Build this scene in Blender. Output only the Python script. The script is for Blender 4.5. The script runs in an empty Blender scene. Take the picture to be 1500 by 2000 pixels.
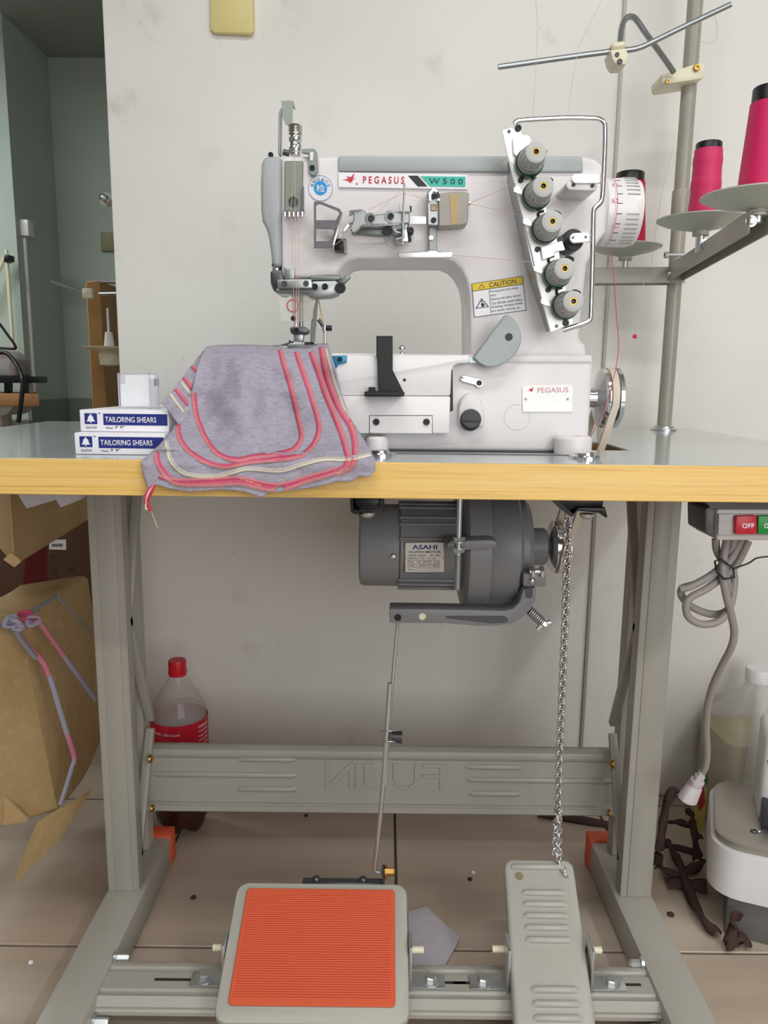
import bpy, bmesh, math, random
from mathutils import Vector as V, Matrix
from mathutils.bvhtree import BVHTree
from mathutils import noise as mnoise
random.seed(7)
SC = bpy.context.scene
COL = SC.collection

# ------------------------------------------------------------------ camera
CAM = V((0, 0, .833))
PITCH, ROLL, FPX = math.radians(9.9), math.radians(.64), 1500.0
_F = V((0, math.cos(PITCH), -math.sin(PITCH)))
_U0 = V((0, math.sin(PITCH), math.cos(PITCH)))
_R0 = V((1, 0, 0))
_R = _R0 * math.cos(ROLL) + _U0 * math.sin(ROLL)
_U = -_R0 * math.sin(ROLL) + _U0 * math.cos(ROLL)
cd = bpy.data.cameras.new('camera')
cam = bpy.data.objects.new('camera', cd)
COL.objects.link(cam)
cd.sensor_fit = 'HORIZONTAL'; cd.sensor_width = 36; cd.lens = 36 * FPX / 1500
cd.clip_start = .02
M3 = Matrix((_R, _U, -_F)).transposed()
cam.matrix_world = Matrix.Translation(CAM) @ M3.to_4x4()
SC.camera = cam

# ------------------------------------------------------------------ light
w = bpy.data.worlds.new('world'); SC.world = w
w.use_nodes = True
bg = w.node_tree.nodes['Background']
bg.inputs[0].default_value = (1.0, .985, .96, 1)
bg.inputs[1].default_value = .25
SC.view_settings.view_transform = 'Standard'
SC.view_settings.look = 'None'
SC.view_settings.gamma = 1
SC.view_settings.use_curve_mapping = False
SC.view_settings.exposure = -0.16
CEIL = 2.42
def area(name, loc, sx, sy, power, col=(1, .98, .95)):
    l = bpy.data.lights.new(name, 'AREA'); l.shape = 'RECTANGLE'
    l.size = sx; l.size_y = sy; l.energy = power; l.color = col
    o = bpy.data.objects.new(name, l); COL.objects.link(o); o.location = loc
    return o
area('tube_light', (-.05, .02, CEIL - .09), 1.3, .12, 14)
area('tube_light', (1.5, -.35, CEIL - .09), .12, 1.3, 17)
area('tube_light', (-.7, -1.0, CEIL - .09), 1.3, .12, 13)  # added, unseen lamp giving frontal light on upright faces
dl_ = area('doorway_daylight', (1.0, -1.58, 1.3), 1.7, 1.8, 42, (1, .99, .97))
dl_.rotation_euler = (math.radians(90), 0, math.radians(12))
area('tube_light', (-2.3, 2.5, CEIL - .09), 1.3, .12, 34, (.92, 1, .98))  # added, unseen lamp to brighten the room beyond

# ------------------------------------------------------------------ pixel -> place
def ray(px, py):
    return _F + _R * ((px - 750) / FPX) + _U * ((1000 - py) / FPX)
def P(px, py, Y):
    d = ray(px, py); return CAM + d * (Y / d.y)
def PZ(px, py, Z):
    d = ray(px, py); return CAM + d * ((Z - CAM.z) / d.z)
def pp(pts, Y): return [P(a, b, Y) for a, b in pts]
def S(npx, Y, py=741):
    """metres for npx pixels on the plane y = Y"""
    return (P(750 + npx, py, Y) - P(750, py, Y)).length

# ------------------------------------------------------------------ materials
def lin(c):
    if isinstance(c, str):
        c = tuple(int(c[i:i + 2], 16) / 255 for i in (0, 2, 4))
    return tuple((x / 12.92 if x <= .04045 else ((x + .055) / 1.055) ** 2.4) for x in c)
MATS = {}
def mat(name, col, rough=.5, metal=0, bump=None, var=None, trans=0, alpha=1, coat=0, spec=.5, stretch=(1, 1, 1), ior=1.45, sss=0, emit=0):
    if name in MATS: return MATS[name]
    m = bpy.data.materials.new(name); MATS[name] = m
    m.use_nodes = True
    nt = m.node_tree; b = nt.nodes['Principled BSDF']
    c = lin(col) + (1,)
    b.inputs['Base Color'].default_value = c
    b.inputs['Roughness'].default_value = rough
    b.inputs['Metallic'].default_value = metal
    b.inputs['Specular IOR Level'].default_value = spec
    b.inputs['Transmission Weight'].default_value = trans
    b.inputs['Alpha'].default_value = alpha
    b.inputs['Coat Weight'].default_value = coat
    b.inputs['Coat Roughness'].default_value = .08
    b.inputs['IOR'].default_value = ior
    if emit:
        b.inputs['Emission Color'].default_value = c; b.inputs['Emission Strength'].default_value = emit
    tc = nt.nodes.new('ShaderNodeTexCoord'); mp = nt.nodes.new('ShaderNodeMapping')
    mp.inputs['Scale'].default_value = stretch
    geo = nt.nodes.new('ShaderNodeNewGeometry')
    nt.links.new(geo.outputs['Position'], mp.inputs[0])
    def noise(scale, detail=4):
        n = nt.nodes.new('ShaderNodeTexNoise'); n.inputs['Scale'].default_value = scale
        n.inputs['Detail'].default_value = detail
        nt.links.new(mp.outputs[0], n.inputs['Vector']); return n
    last = None
    for vv in (var if isinstance(var, list) else [var] if var else []):
        sc_, col2, lo, hi = vv
        n = noise(sc_)
        r = nt.nodes.new('ShaderNodeMapRange'); r.inputs[1].default_value = lo; r.inputs[2].default_value = hi
        nt.links.new(n.outputs[0], r.inputs[0])
        mx = nt.nodes.new('ShaderNodeMix'); mx.data_type = 'RGBA'
        nt.links.new(r.outputs[0], mx.inputs[0])
        if last is None: mx.inputs[6].default_value = c
        else: nt.links.new(last, mx.inputs[6])
        mx.inputs[7].default_value = lin(col2) + (1,)
        last = mx.outputs[2]
    if last: nt.links.new(last, b.inputs['Base Color'])
    if bump:
        n = noise(bump[0], 3)
        bp = nt.nodes.new('ShaderNodeBump'); bp.inputs['Strength'].default_value = bump[1]
        bp.inputs['Distance'].default_value = bump[2] if len(bump) > 2 else .001
        nt.links.new(n.outputs[0], bp.inputs['Height'])
        nt.links.new(bp.outputs[0], b.inputs['Normal'])
    return m

# ------------------------------------------------------------------ objects
ORG = {}
def tag(o, label, cat, group=None, kind=None):
    if label: o['label'] = label
    if cat: o['category'] = cat
    if group: o['group'] = group
    if kind: o['kind'] = kind
    return o
def thing(name, label, cat, loc, group=None):
    o = bpy.data.objects.new(name, None); COL.objects.link(o)
    o.empty_display_size = .02
    o.location = loc; ORG[o] = V(loc)
    return tag(o, label, cat, group)
def place(o, parent, origin):
    origin = V(origin); ORG[o] = origin
    o.location = origin - (ORG[parent] if parent else V((0, 0, 0)))
    if parent: o.parent = parent
    return o
def inst(name, me, parent, mtx):
    """an object that shares mesh data, put at the world matrix mtx"""
    o = bpy.data.objects.new(name, me); COL.objects.link(o)
    loc, rot, sca = mtx.decompose()
    o.rotation_mode = 'QUATERNION'; o.rotation_quaternion = rot; o.scale = sca
    return place(o, parent, loc)
def axis_mtx(loc, z, scale=1.0, roll=0.0):
    z = V(z).normalized()
    q = z.to_track_quat('Z', 'Y').to_matrix().to_4x4()
    s = scale if hasattr(scale, '__len__') else (scale,) * 3
    return Matrix.Translation(loc) @ q @ Matrix.Rotation(roll, 4, 'Z') @ Matrix.Diagonal((*s, 1))

class B:
    def __init__(s): s.bm = bmesh.new()
    def _add(s, verts, faces):
        vs = [s.bm.verts.new(v) for v in verts]
        for f in faces:
            try: s.bm.faces.new([vs[i] for i in f])
            except ValueError: pass
        return vs
    def box(s, lo, hi):
        x0, y0, z0 = lo; x1, y1, z1 = hi
        return s.hexa([V(p) for p in ((x0, y0, z0), (x1, y0, z0), (x1, y1, z0), (x0, y1, z0), (x0, y0, z1), (x1, y0, z1), (x1, y1, z1), (x0, y1, z1))])
    def hexa(s, p):
        s._add(p, [(3, 2, 1, 0), (4, 5, 6, 7), (0, 1, 5, 4), (1, 2, 6, 5), (2, 3, 7, 6), (3, 0, 4, 7)]); return s
    def prism(s, pts, vec):
        vec = V(vec); n = len(pts)
        a = [s.bm.verts.new(p) for p in pts]; b = [s.bm.verts.new(V(p) + vec) for p in pts]
        s.bm.faces.new(a); s.bm.faces.new(b[::-1])
        for i in range(n):
            j = (i + 1) % n
            s.bm.faces.new((a[j], a[i], b[i], b[j]))
        return s
    def slab(s, px, Y, depth): return s.prism(pp(px, Y), (0, depth, 0))
    def lathe(s, prof, org, axis, n=24, caps=True):
        z = V(axis).normalized()
        x = z.orthogonal().normalized(); y = z.cross(x); org = V(org)
        rings = []
        for r, h in prof:
            rings.append([s.bm.verts.new(org + z * h + (x * math.cos(2 * math.pi * i / n) + y * math.sin(2 * math.pi * i / n)) * r) for i in range(n)])
        for a, b in zip(rings, rings[1:]):
            for i in range(n):
                j = (i + 1) % n
                s.bm.faces.new((a[i], a[j], b[j], b[i]))
        if caps:
            if prof[0][0] > 1e-6: s.bm.faces.new(rings[0][::-1])
            if prof[-1][0] > 1e-6: s.bm.faces.new(rings[-1])
        return s
    def cyl(s, p0, p1, r, r2=None, n=16):
        p0 = V(p0); p1 = V(p1); d = p1 - p0
        return s.lathe([(r, 0), (r if r2 is None else r2, d.length)], p0, d, n)
    def tube(s, pts, r, n=8, closed=False, flat=1.0, up=None):
        pts = [V(p) for p in pts]; m = len(pts); rings = []
        prev = None
        for i, p in enumerate(pts):
            a = pts[(i - 1) % m] if closed or i else p
            b = pts[(i + 1) % m] if closed or i < m - 1 else p
            t = (b - a).normalized()
            if up is not None: x = (V(up) - t * V(up).dot(t)).normalized()
            elif prev is None: x = t.orthogonal().normalized()
            else: x = (prev - t * prev.dot(t)).normalized()
            prev = x; y = t.cross(x)
            rr = r[i] if hasattr(r, '__len__') else r
            rings.append([s.bm.verts.new(p + x * (math.cos(2 * math.pi * k / n) * rr) + y * (math.sin(2 * math.pi * k / n) * rr * flat)) for k in range(n)])
        for i in range(m if closed else m - 1):
            a = rings[i]; b = rings[(i + 1) % m]
            for k in range(n):
                j = (k + 1) % n
                s.bm.faces.new((a[k], a[j], b[j], b[k]))
        if not closed:
            s.bm.faces.new(rings[0][::-1]); s.bm.faces.new(rings[-1])
        return s
    def strap(s, pts, wdir, w, t):
        """flat bar of width w (along wdir) and thickness t along a path"""
        pts = [V(p) for p in pts]; m = len(pts); rings = []
        for i, p in enumerate(pts):
            a = pts[max(i - 1, 0)]; b = pts[min(i + 1, m - 1)]
            tt = (b - a).normalized()
            wd = V(wdir); wd = (wd - tt * wd.dot(tt)).normalized(); nn = tt.cross(wd)
            rings.append([s.bm.verts.new(p + wd * (sx * w / 2) + nn * (sy * t / 2)) for sx, sy in ((-1, -1), (1, -1), (1, 1), (-1, 1))])
        for a, b in zip(rings, rings[1:]):
            for k in range(4):
                j = (k + 1) % 4
                s.bm.faces.new((a[k], a[j], b[j], b[k]))
        s.bm.faces.new(rings[0][::-1]); s.bm.faces.new(rings[-1])
        return s
    def ball(s, c, r, u=14, v=8):
        s.lathe([(max(1e-7, r * math.sin(math.pi * i / v)), -r * math.cos(math.pi * i / v)) for i in range(v + 1)], c, (0, 0, 1), u, caps=False); return s
    def grid(s, fn, nu, nv):
        g = [[s.bm.verts.new(fn(i / (nu - 1), j / (nv - 1))) for i in range(nu)] for j in range(nv)]
        for j in range(nv - 1):
            for i in range(nu - 1):
                s.bm.faces.new((g[j][i], g[j][i + 1], g[j + 1][i + 1], g[j + 1][i]))
        return s
    def rot(s, c, ang):
        bmesh.ops.rotate(s.bm, verts=s.bm.verts[:], cent=V(c), matrix=Matrix.Rotation(ang, 3, 'Z')); return s
    def bevel(s, off, seg=2, ang=35):
        s.bm.normal_update()
        bmesh.ops.recalc_face_normals(s.bm, faces=s.bm.faces[:])
        es = [e for e in s.bm.edges if len(e.link_faces) == 2 and e.calc_face_angle(0) > math.radians(ang)]
        if es: bmesh.ops.bevel(s.bm, geom=es, offset=off, offset_type='OFFSET', segments=seg, profile=.5, affect='EDGES', clamp_overlap=True)
        return s
    def mesh(s, name, m, smooth=38, origin=None, weld=True):
        if weld: bmesh.ops.remove_doubles(s.bm, verts=s.bm.verts[:], dist=1e-7)
        bmesh.ops.recalc_face_normals(s.bm, faces=s.bm.faces[:])
        if origin is None:
            lo = V(map(min, zip(*[v.co for v in s.bm.verts]))); hi = V(map(max, zip(*[v.co for v in s.bm.verts])))
            origin = (lo + hi) / 2
        for v in s.bm.verts: v.co -= origin
        me = bpy.data.meshes.new(name)
        s.bm.to_mesh(me); s.bm.free()
        if m: me.materials.append(m)
        if smooth:
            me.shade_smooth(); me.set_sharp_from_angle(angle=math.radians(smooth))
        return me, origin
    def obj(s, name, m, parent=None, smooth=38, solid=None):
        me, org = s.mesh(name, m, smooth)
        o = bpy.data.objects.new(name, me); COL.objects.link(o)
        if solid:
            md = o.modifiers.new('thick', 'SOLIDIFY'); md.thickness = solid; md.offset = 0
        return place(o, parent, org)

def struct(o, label=None):
    o['kind'] = 'structure'
    if label: o['label'] = label
    return o

# text fitted to a pixel quad [tl, tr, br, bl] on plane Y (or to four 3D corners)
def text(parent, s, quad, Y, m, name='lettering', thick=.0003, bold=0, shear=0, back=0):
    cu = bpy.data.curves.new('t', 'FONT'); cu.body = s; cu.size = 1
    cu.offset = bold; cu.shear = shear; cu.resolution_u = 3
    ob = bpy.data.objects.new('t', cu)
    me = bpy.data.meshes.new_from_object(ob)
    bpy.data.objects.remove(ob)
    bm = bmesh.new(); bm.from_mesh(me); bpy.data.meshes.remove(me)
    xs = [v.co.x for v in bm.verts]; ys = [v.co.y for v in bm.verts]
    x0, x1, y0, y1 = min(xs), max(xs), min(ys), max(ys)
    q = [c if len(c) == 3 else P(c[0], c[1], Y) for c in quad]
    nrm = (q[1] - q[0]).cross(q[3] - q[0]).normalized()
    if nrm.y > 0: nrm = -nrm
    for v in bm.verts:
        u = (v.co.x - x0) / (x1 - x0); t = (y1 - v.co.y) / (y1 - y0)
        v.co = (q[0] * (1 - u) + q[1] * u) * (1 - t) + (q[3] * (1 - u) + q[2] * u) * t
    r = bmesh.ops.extrude_face_region(bm, geom=bm.faces[:])
    for e in r['geom']:
        if isinstance(e, bmesh.types.BMVert): e.co += nrm * thick
    b = B(); b.bm.free(); b.bm = bm
    return b.obj(name, m, parent, smooth=0)
def rect(x0, y0, x1, y1): return [(x0, y0), (x1, y0), (x1, y1), (x0, y1)]
def spline(pts, n=6, closed=False):
    """Catmull-Rom through pts"""
    pts = [V(p) for p in pts]; m = len(pts); out = []
    for i in range(m if closed else m - 1):
        g = lambda k: pts[k % m] if closed else pts[min(max(k, 0), m - 1)]
        a, b, c, d = g(i - 1), g(i), g(i + 1), g(i + 2)
        for k in range(n):
            t = k / n
            out.append(.5 * ((2 * b) + (c - a) * t + (2 * a - 5 * b + 4 * c - d) * t * t + (3 * b - a - 3 * c + d) * t ** 3))
    if not closed: out.append(pts[-1])
    return out

# ------------------------------------------------------------------ palette
M_WALL = mat('plaster', 'e6e4e0', .85, bump=(60, .25, .002), var=[(3, 'dcd9d2', .5, .8), (14, 'bdb6a8', .64, .95), (1.2, 'efeeea', .45, .8), (70, 'b5ad9f', .70, .95)])
M_GREEN = mat('green_wall', 'b9c4bb', .8, var=(2, 'acb8ae', .4, .8))
M_GREEN2 = mat('green_dado', '7f8b80', .6)
M_CEIL = mat('ceiling_paint', '9aa39c', .9)
M_LAM = mat('laminate', 'b3bcbd', .13, bump=(260, .05, .0002), var=(30, '97a3a5', .52, .72), stretch=(1, 14, 1), coat=.4)
M_PINE = mat('pine_edge', 'e6bf70', .35, var=[(60, 'c99c4c', .5, .75), (14, 'e9c987', .5, .8)], stretch=(.12, 1, 12))
M_RAW = mat('raw_wood', '8a6a48', .8, var=(40, '6a4e34', .4, .7))
M_STAND = mat('stand_paint', 'a9a69e', .36, bump=(420, .10, .0003), var=(700, 'a19e96', .4, .7), spec=.5)
M_STEEL = mat('zinc_steel', 'cfd3d5', .33, .9)
M_CHROME = mat('chrome', 'dcdcde', .14, 1)
M_BRUSH = mat('brushed_steel', 'a6aaac', .36, .9)
M_DSTEEL = mat('dark_steel', '5a5c60', .4, .8)
M_BLACK = mat('black_plastic', '17171a', .4)
M_BLKMET = mat('black_metal', '1f1f22', .35, .3)
M_WHITE = mat('machine_enamel', 'ddd9da', .32, bump=(150, .12, .0006), spec=.5)
M_WHITE2 = mat('smooth_white', 'e2dfe0', .28)
M_GREY = mat('grey_enamel', 'a3a8aa', .4, bump=(200, .15, .0005))
M_GREYB = mat('speckled_grey', 'a5adae', .5, bump=(300, .35, .0006), var=(420, '9aa4a5', .45, .7))
M_MOTOR = mat('motor_paint', '7e7f82', .42, bump=(180, .2, .0007))
M_BRASS = mat('brass', 'b58d4a', .3, 1)
M_ORANGE = mat('orange_rubber', 'd85c38', .55)
M_CLOTH = mat('grey_jersey', 'a09caa', .9, bump=(900, .3, .0006), var=[(260, '918c9a', .45, .7), (700, 'b3afbc', .52, .75)], spec=.1, stretch=(.5, 1, 1.6))
M_PINK = mat('pink_stitch', 'c65674', .8, spec=.1)
M_PINK2 = mat('pale_stitch', 'd4b0a2', .8, spec=.1)
M_CREAMST = mat('cream_stitch', 'd9d3c0', .8, spec=.1)
M_PAPER = mat('white_card', 'e9e8ee', .45)
M_NAVY = mat('navy_print', '232f7c', .45)
M_INK = mat('black_print', '26262a', .5)
M_RED = mat('red_print', 'cc2f45', .5)
M_TEAL = mat('teal_print', '3fb3a2', .45)
M_YEL = mat('yellow_print', 'dcc02a', .45)
M_CARD = mat('cardboard', 'bda072', .85, var=[(6, 'ab8f64', .45, .75), (60, 'c6aa7e', .5, .8)], stretch=(1, 1, 1), bump=(90, .1, .0006))
M_CARD2 = mat('shadowed_cardboard', '5e4534', .85, var=(6, '4e382a', .45, .75))  # brown darkened to carry the shadow on the box behind
M_CREAM = mat('cream_plastic', 'e2dcc2', .4)
M_CORD = mat('grey_cable', '9a9492', .45)
M_MAGENTA = mat('magenta_thread', 'c8185a', .55, bump=(700, .3, .0004), stretch=(.2, .2, 3))
M_ROSE = mat('rose_thread', 'd03066', .55, bump=(700, .3, .0004), stretch=(.2, .2, 3))
M_THREAD = mat('pink_thread', 'd9b0b4', .8)
M_GOLD = mat('gold_thread', 'cdb47c', .7)
M_CLEAR = mat('clear_plastic', 'e8ecf0', .08, alpha=.28)
M_BELT = mat('belt_canvas', 'cfc4b4', .8)
M_RAG = mat('brown_rag', '4a3a38', .95, bump=(200, .5, .001), spec=.1)

# shared small meshes (unit size, axis +Z)
def unit_screw():
    b = B()
    b.lathe([(1, 0), (1, .55), (.85, .7), (.5, .7), (.5, .3), (1e-4, .3)], (0, 0, 0), (0, 0, 1), 12)
    return b.mesh('screw', None, 30, V((0, 0, 0)))[0]
def unit_hex():
    b = B()
    b.lathe([(1.55, 0), (1.55, .18)], (0, 0, 0), (0, 0, 1), 18)
    b.lathe([(1, .18), (1, .75), (.8, .9)], (0, 0, 0), (0, 0, 1), 6)
    return b.mesh('hex_bolt', None, 30, V((0, 0, 0)))[0]
def unit_dome():
    b = B()
    b.lathe([(1, 0), (.97, .3), (.75, .6), (.4, .78), (1e-4, .82)], (0, 0, 0), (0, 0, 1), 14)
    return b.mesh('dome_bolt', None, 60, V((0, 0, 0)))[0]
_um = {}
def small(kind, m):
    k = (kind, m.name)
    if k not in _um:
        me = {'screw': unit_screw, 'hex': unit_hex, 'dome': unit_dome}[kind]()
        me.materials.append(m); _um[k] = me
    return _um[k]
def screw(parent, px, py, Y, rpx, m=None, kind='screw', name='screw'):
    r = S(rpx, Y)
    return inst(name, small(kind, m or M_BLKMET), parent, axis_mtx(P(px, py, Y), (0, -1, 0), r))
# ================================================================== the room
WALL_Y, PIER_Y = 1.46, 1.443
XL, XC = -.4985, .4045
FAR1, FAR2, XS = 3.76, 4.22, -1.735
fl = B().box((-3.2, -1.6, -.05), (2.6, 4.4, -.0035)).obj('floor', mat('grout', '4c433c', .9), smooth=0)
struct(fl)
M_TILE = mat('floor_tile_glaze', 'b09f8f', .30, var=[(7, 'a59585', .42, .7), (2.5, 'c0b3a4', .5, .75)], stretch=(.35, 3, 1), bump=(50, .05, .001))
tb = B(); T = .4; g = .0022
tb.box((-T / 2 + g, -T / 2 + g, -.008), (T / 2 - g, T / 2 - g, 0)).bevel(.0012, 1)
tile_me, _ = tb.mesh('floor_tile', M_TILE, 30, V((0, 0, 0)))
for i in range(-6, 6):
    for j in range(-3, 9):
        x = .027 + T * (i + .5); y = 1.009 + T * (j - .5 - 1)
        if -2.3 < x < 2.2 and -.7 < y < 4.2:
            inst('floor_tile', tile_me, fl, Matrix.Translation((x, y, random.uniform(-.0004, 0))))

bw = B()
bw.box((XL, WALL_Y, 0), (XC, WALL_Y + .14, CEIL)).bevel(.004, 2)
struct(bw.obj('wall_back', M_WALL))
bw = B()
bw.box((XC, PIER_Y, 0), (2.6, PIER_Y + .2, CEIL)).bevel(.006, 2)
struct(bw.obj('wall_right', M_WALL))
struct(B().box((-3.2, FAR1, 0), (XS, FAR1 + .6, CEIL)).obj('wall_left', M_GREEN, smooth=0))
struct(B().box((-3.2, FAR2 + .02, 0), (XL + .8, FAR2 + .14, CEIL)).obj('wall_far', M_GREEN, smooth=0))
dz = .705
struct(B().box((XS, FAR2 - .004, 0), (XL + .8, FAR2 + .02, dz)).bevel(.003, 1).obj('trim_1', M_GREEN2))
struct(B().box((XS, FAR1 + .002, 0), (XS + .014, FAR2, dz)).bevel(.003, 1).obj('trim_2', M_GREEN2))
struct(B().box((-3.2, -1.6, CEIL), (2.6, 4.4, CEIL + .1)).obj('ceiling', M_CEIL, smooth=0))
# lamps that hang from the ceiling (above the frame); the last two are added for their light
M_TUBE = mat('lamp_tube', 'ffffff', .4, emit=6)
def lamp(loc, along, label):
    t = thing('ceiling_lamp', label, 'lamp', (loc[0], loc[1], CEIL))
    dx, dy = (.66, .05) if along == 'x' else (.05, .66)
    B().box((loc[0] - dx, loc[1] - dy, CEIL - .06), (loc[0] + dx, loc[1] + dy, CEIL)).bevel(.008).obj('lamp_housing', M_WHITE2, t)
    a = V((loc[0], loc[1], CEIL - .074)); d = V((.6, 0, 0)) if along == 'x' else V((0, .6, 0))
    B().cyl(a - d, a + d, .013).obj('lamp_tube', M_TUBE, t)
lamp((-.05, .02), 'x', 'white ceiling tube lamp above the front of the sewing table')
lamp((1.5, -.35), 'y', 'white ceiling tube lamp off to the right of the table')
lamp((-2.3, 2.5), 'x', 'added, unseen ceiling tube lamp brightening the room beyond')
lamp((-.7, -1.0), 'x', 'added, unseen ceiling tube lamp behind the viewer for frontal light')

# yellowed blank plate high on the wall
pt = B().slab([(410, -32), (494, -32), (495, 60), (490, 66), (417, 63), (410, 57)], WALL_Y - .012, .0125).bevel(.003)
o = pt.obj('switch_plate', mat('yellowed_plastic', 'd8c98a', .45))
tag(o, 'yellowed blank cover plate high on the main wall', 'cover plate')

# ---- the room beyond, at the left
# light box, conduit, outlet, door knob
t = thing('junction_box', 'small white junction box with conduit on dark side wall', 'junction box', P(48, 460, 3.9))
x = XS
a = P(49, 436, 3.9); 
B().box((x, 3.80, a.z - .075), (x + .04, 3.87, a.z)).bevel(.005).obj('box_body', M_WHITE2, t)
B().box((x, 3.82, .72), (x + .014, 3.84, a.z - .075)).bevel(.003).obj('conduit', M_WHITE2, t)
o = B().slab([(196, 454), (222, 454), (222, 490), (197, 490)], FAR2, .02).bevel(.004).obj('outlet_plate', mat('dull_yellow', '8f8a66', .5))
tag(o, 'dull yellow outlet plate on the far green wall', 'outlet')
t = thing('wall_hook', 'small round metal knob on the far green wall', 'hook', P(208, 390, FAR2))
B().lathe([(.02, 0), (.02, .006), (.011, .01), (.011, .03), (.019, .038), (.019, .05), (.008, .056)], P(207, 389, FAR2 + .02), (0, -1, 0)).obj('knob', M_STEEL, t)
B().lathe([(.034, 0), (.034, .004)], P(207, 389, FAR2 + .02), (0, -1, 0)).obj('rose', M_CREAM, t)

# tall brown panel
X0 = P(175, 700, 2.6).x; X1 = P(203, 700, 2.6).x
t = thing('wooden_panel', 'tall brown wooden side panel standing beyond the wall end', 'panel', ((X0 + X1) / 2, 2.8, 0))
zt = P(190, 549, 2.6).z
B().box((X0, 2.6, 0), (X1, 3.05, zt)).bevel(.003, 1).obj('board', mat('brown_laminate', 'b08450', .5, var=(12, 'a07544', .4, .7), stretch=(1, 1, .1)), t)
B().box((X0 + .008, 2.63, zt), (X1 + .35, 2.67, zt + .008)).obj('top_rod', M_STEEL, t)

# background thread stand in front of the panel
Y = 2.45
pd = P(214, 684, Y)
t = thing('thread_rack', 'background thread rack with pale spool plate before the brown panel', 'thread stand', (pd.x + .12, Y, 0))
B().cyl((pd.x + .12, Y, 0), (pd.x + .12, Y, pd.z + .5), .012).obj('pole', M_BRUSH, t)
B().tube([pd + V((0, 0, -.03)), pd + V((.12, 0, -.03))], .012).obj('arm', M_CREAM, t)
B().lathe([(.012, -.05), (.03, -.045), (.035, -.012), (.03, -.004), (.078, .006), (.08, .01), (.02, .004)], pd, (0, 0, 1), 28).obj('spool_plate', M_CREAM, t)
B().lathe([(.017, .004), (.011, .055), (.004, .056), (.0035, .125), (.001, .128)], pd, (0, 0, 1), 12).obj('spool_pin', M_WHITE2, t)
a = P(100, 550, 2.5); b = P(170, 574, 2.5)
B().cyl(a, b, .006, n=10).obj('guide_rod', M_BRUSH, t)
B().box(b + V((-.012, -.012, -.014)), b + V((.02, .012, .016))).bevel(.004).obj('rod_clamp', M_CREAM, t)
B().cyl(b + V((.04, 0, 0)), (pd.x + .12, Y, b.z), .006, n=8).obj('guide_arm', M_BRUSH, t)

# background work table with a small machine on it
Y = 3.2
zt = P(20, 769, Y).z; xr = P(76, 780, Y).x
t = thing('work_table', 'brown topped work table at the far left', 'table', (xr - .6, Y + .25, 0))
M_BRN = mat('brown_edge', 'a8784e', .5)
sk = xr * .46 / Y - .01
B().hexa([V((xr - 1.2, Y, zt - .05)), V((xr, Y, zt - .05)), V((xr + sk, Y + .46, zt - .05)), V((xr - 1.2 + sk, Y + .46, zt - .05)), V((xr - 1.2, Y, zt)), V((xr, Y, zt)), V((xr + sk, Y + .46, zt)), V((xr - 1.2 + sk, Y + .46, zt))]).bevel(.003).obj('table_top', M_BRN, t)
for xx, yy in ((xr - .2, Y + .06), (xr - .34, Y + .4), (xr - 1.1, Y + .06), (xr - 1.2, Y + .4)):
    B().box((xx - .02, yy - .02, 0), (xx + .02, yy + .02, zt - .05)).obj('leg', M_STAND, t)
B().prism([P(-30, 790, Y + .02), P(30, 790, Y + .02), P(14, 808, Y + .02), P(6, 812, Y + .02), P(-30, 812, Y + .02)], (0, .2, 0)).obj('knee_shield', M_STAND, t)
t = thing('old_sewing_machine', 'dusty grey machine with black base plate on the far work table', 'sewing machine', P(10, 768, Y + .15))
B().slab([(-60, 735), (52, 735), (53, 748), (-60, 748)], Y + .05, .2).bevel(.003).obj('base_plate', M_BLKMET, t)
B().slab([(-60, 682), (10, 684), (28, 700), (34, 735), (-60, 735)], Y + .08, .14).bevel(.01).obj('body', mat('dusty_grey', 'a09a96', .6, var=(30, '8a6a74', .5, .7)), t)
for xx in (-30, 8, 40): B().slab([(xx, 748), (xx + 6, 748), (xx + 6, 767.5), (xx, 767.5)], Y + .1, .05).obj('foot', M_BLKMET, t)
def cable(name, label, pts, r, m, cat='cable', n=8, group=None):
    o = B().tube(spline(pts, 8), r, n).obj(name, m, smooth=80)
    return tag(o, label, cat, group)
cable('cable', 'black cable arching over the dusty machine', [P(-10, 690, 3.22), P(12, 690, 3.22), P(32, 712, 3.2), P(44, 742, 3.15), P(42, 778, 3.14), P(36, 825, 3.14)], .009, M_BLACK)
cable('cable', 'thin black cable hanging beside the pale bracket', [P(-10, 620, 3.6), P(12, 650, 3.6), P(30, 676, 3.6), P(24, 681, 3.6), P(-10, 679, 3.6)], .006, M_BLACK)
t = thing('pipe_bracket', 'pale slanting wall bracket with black clip at the far left', 'bracket', P(12, 640, 3.7))
B().cyl(P(12, 488, 3.7), P(26, 690, 3.7), .009, n=8).obj('upright', M_CREAM, t)
B().cyl(P(10, 500, 3.7), P(-30, 590, 3.7), .009, n=8).obj('strut', M_CREAM, t)
B().slab([(8, 497), (17, 497), (17, 508), (6, 512)], 3.66, .06).bevel(.004).obj('clip', M_BLACK, t)
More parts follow.
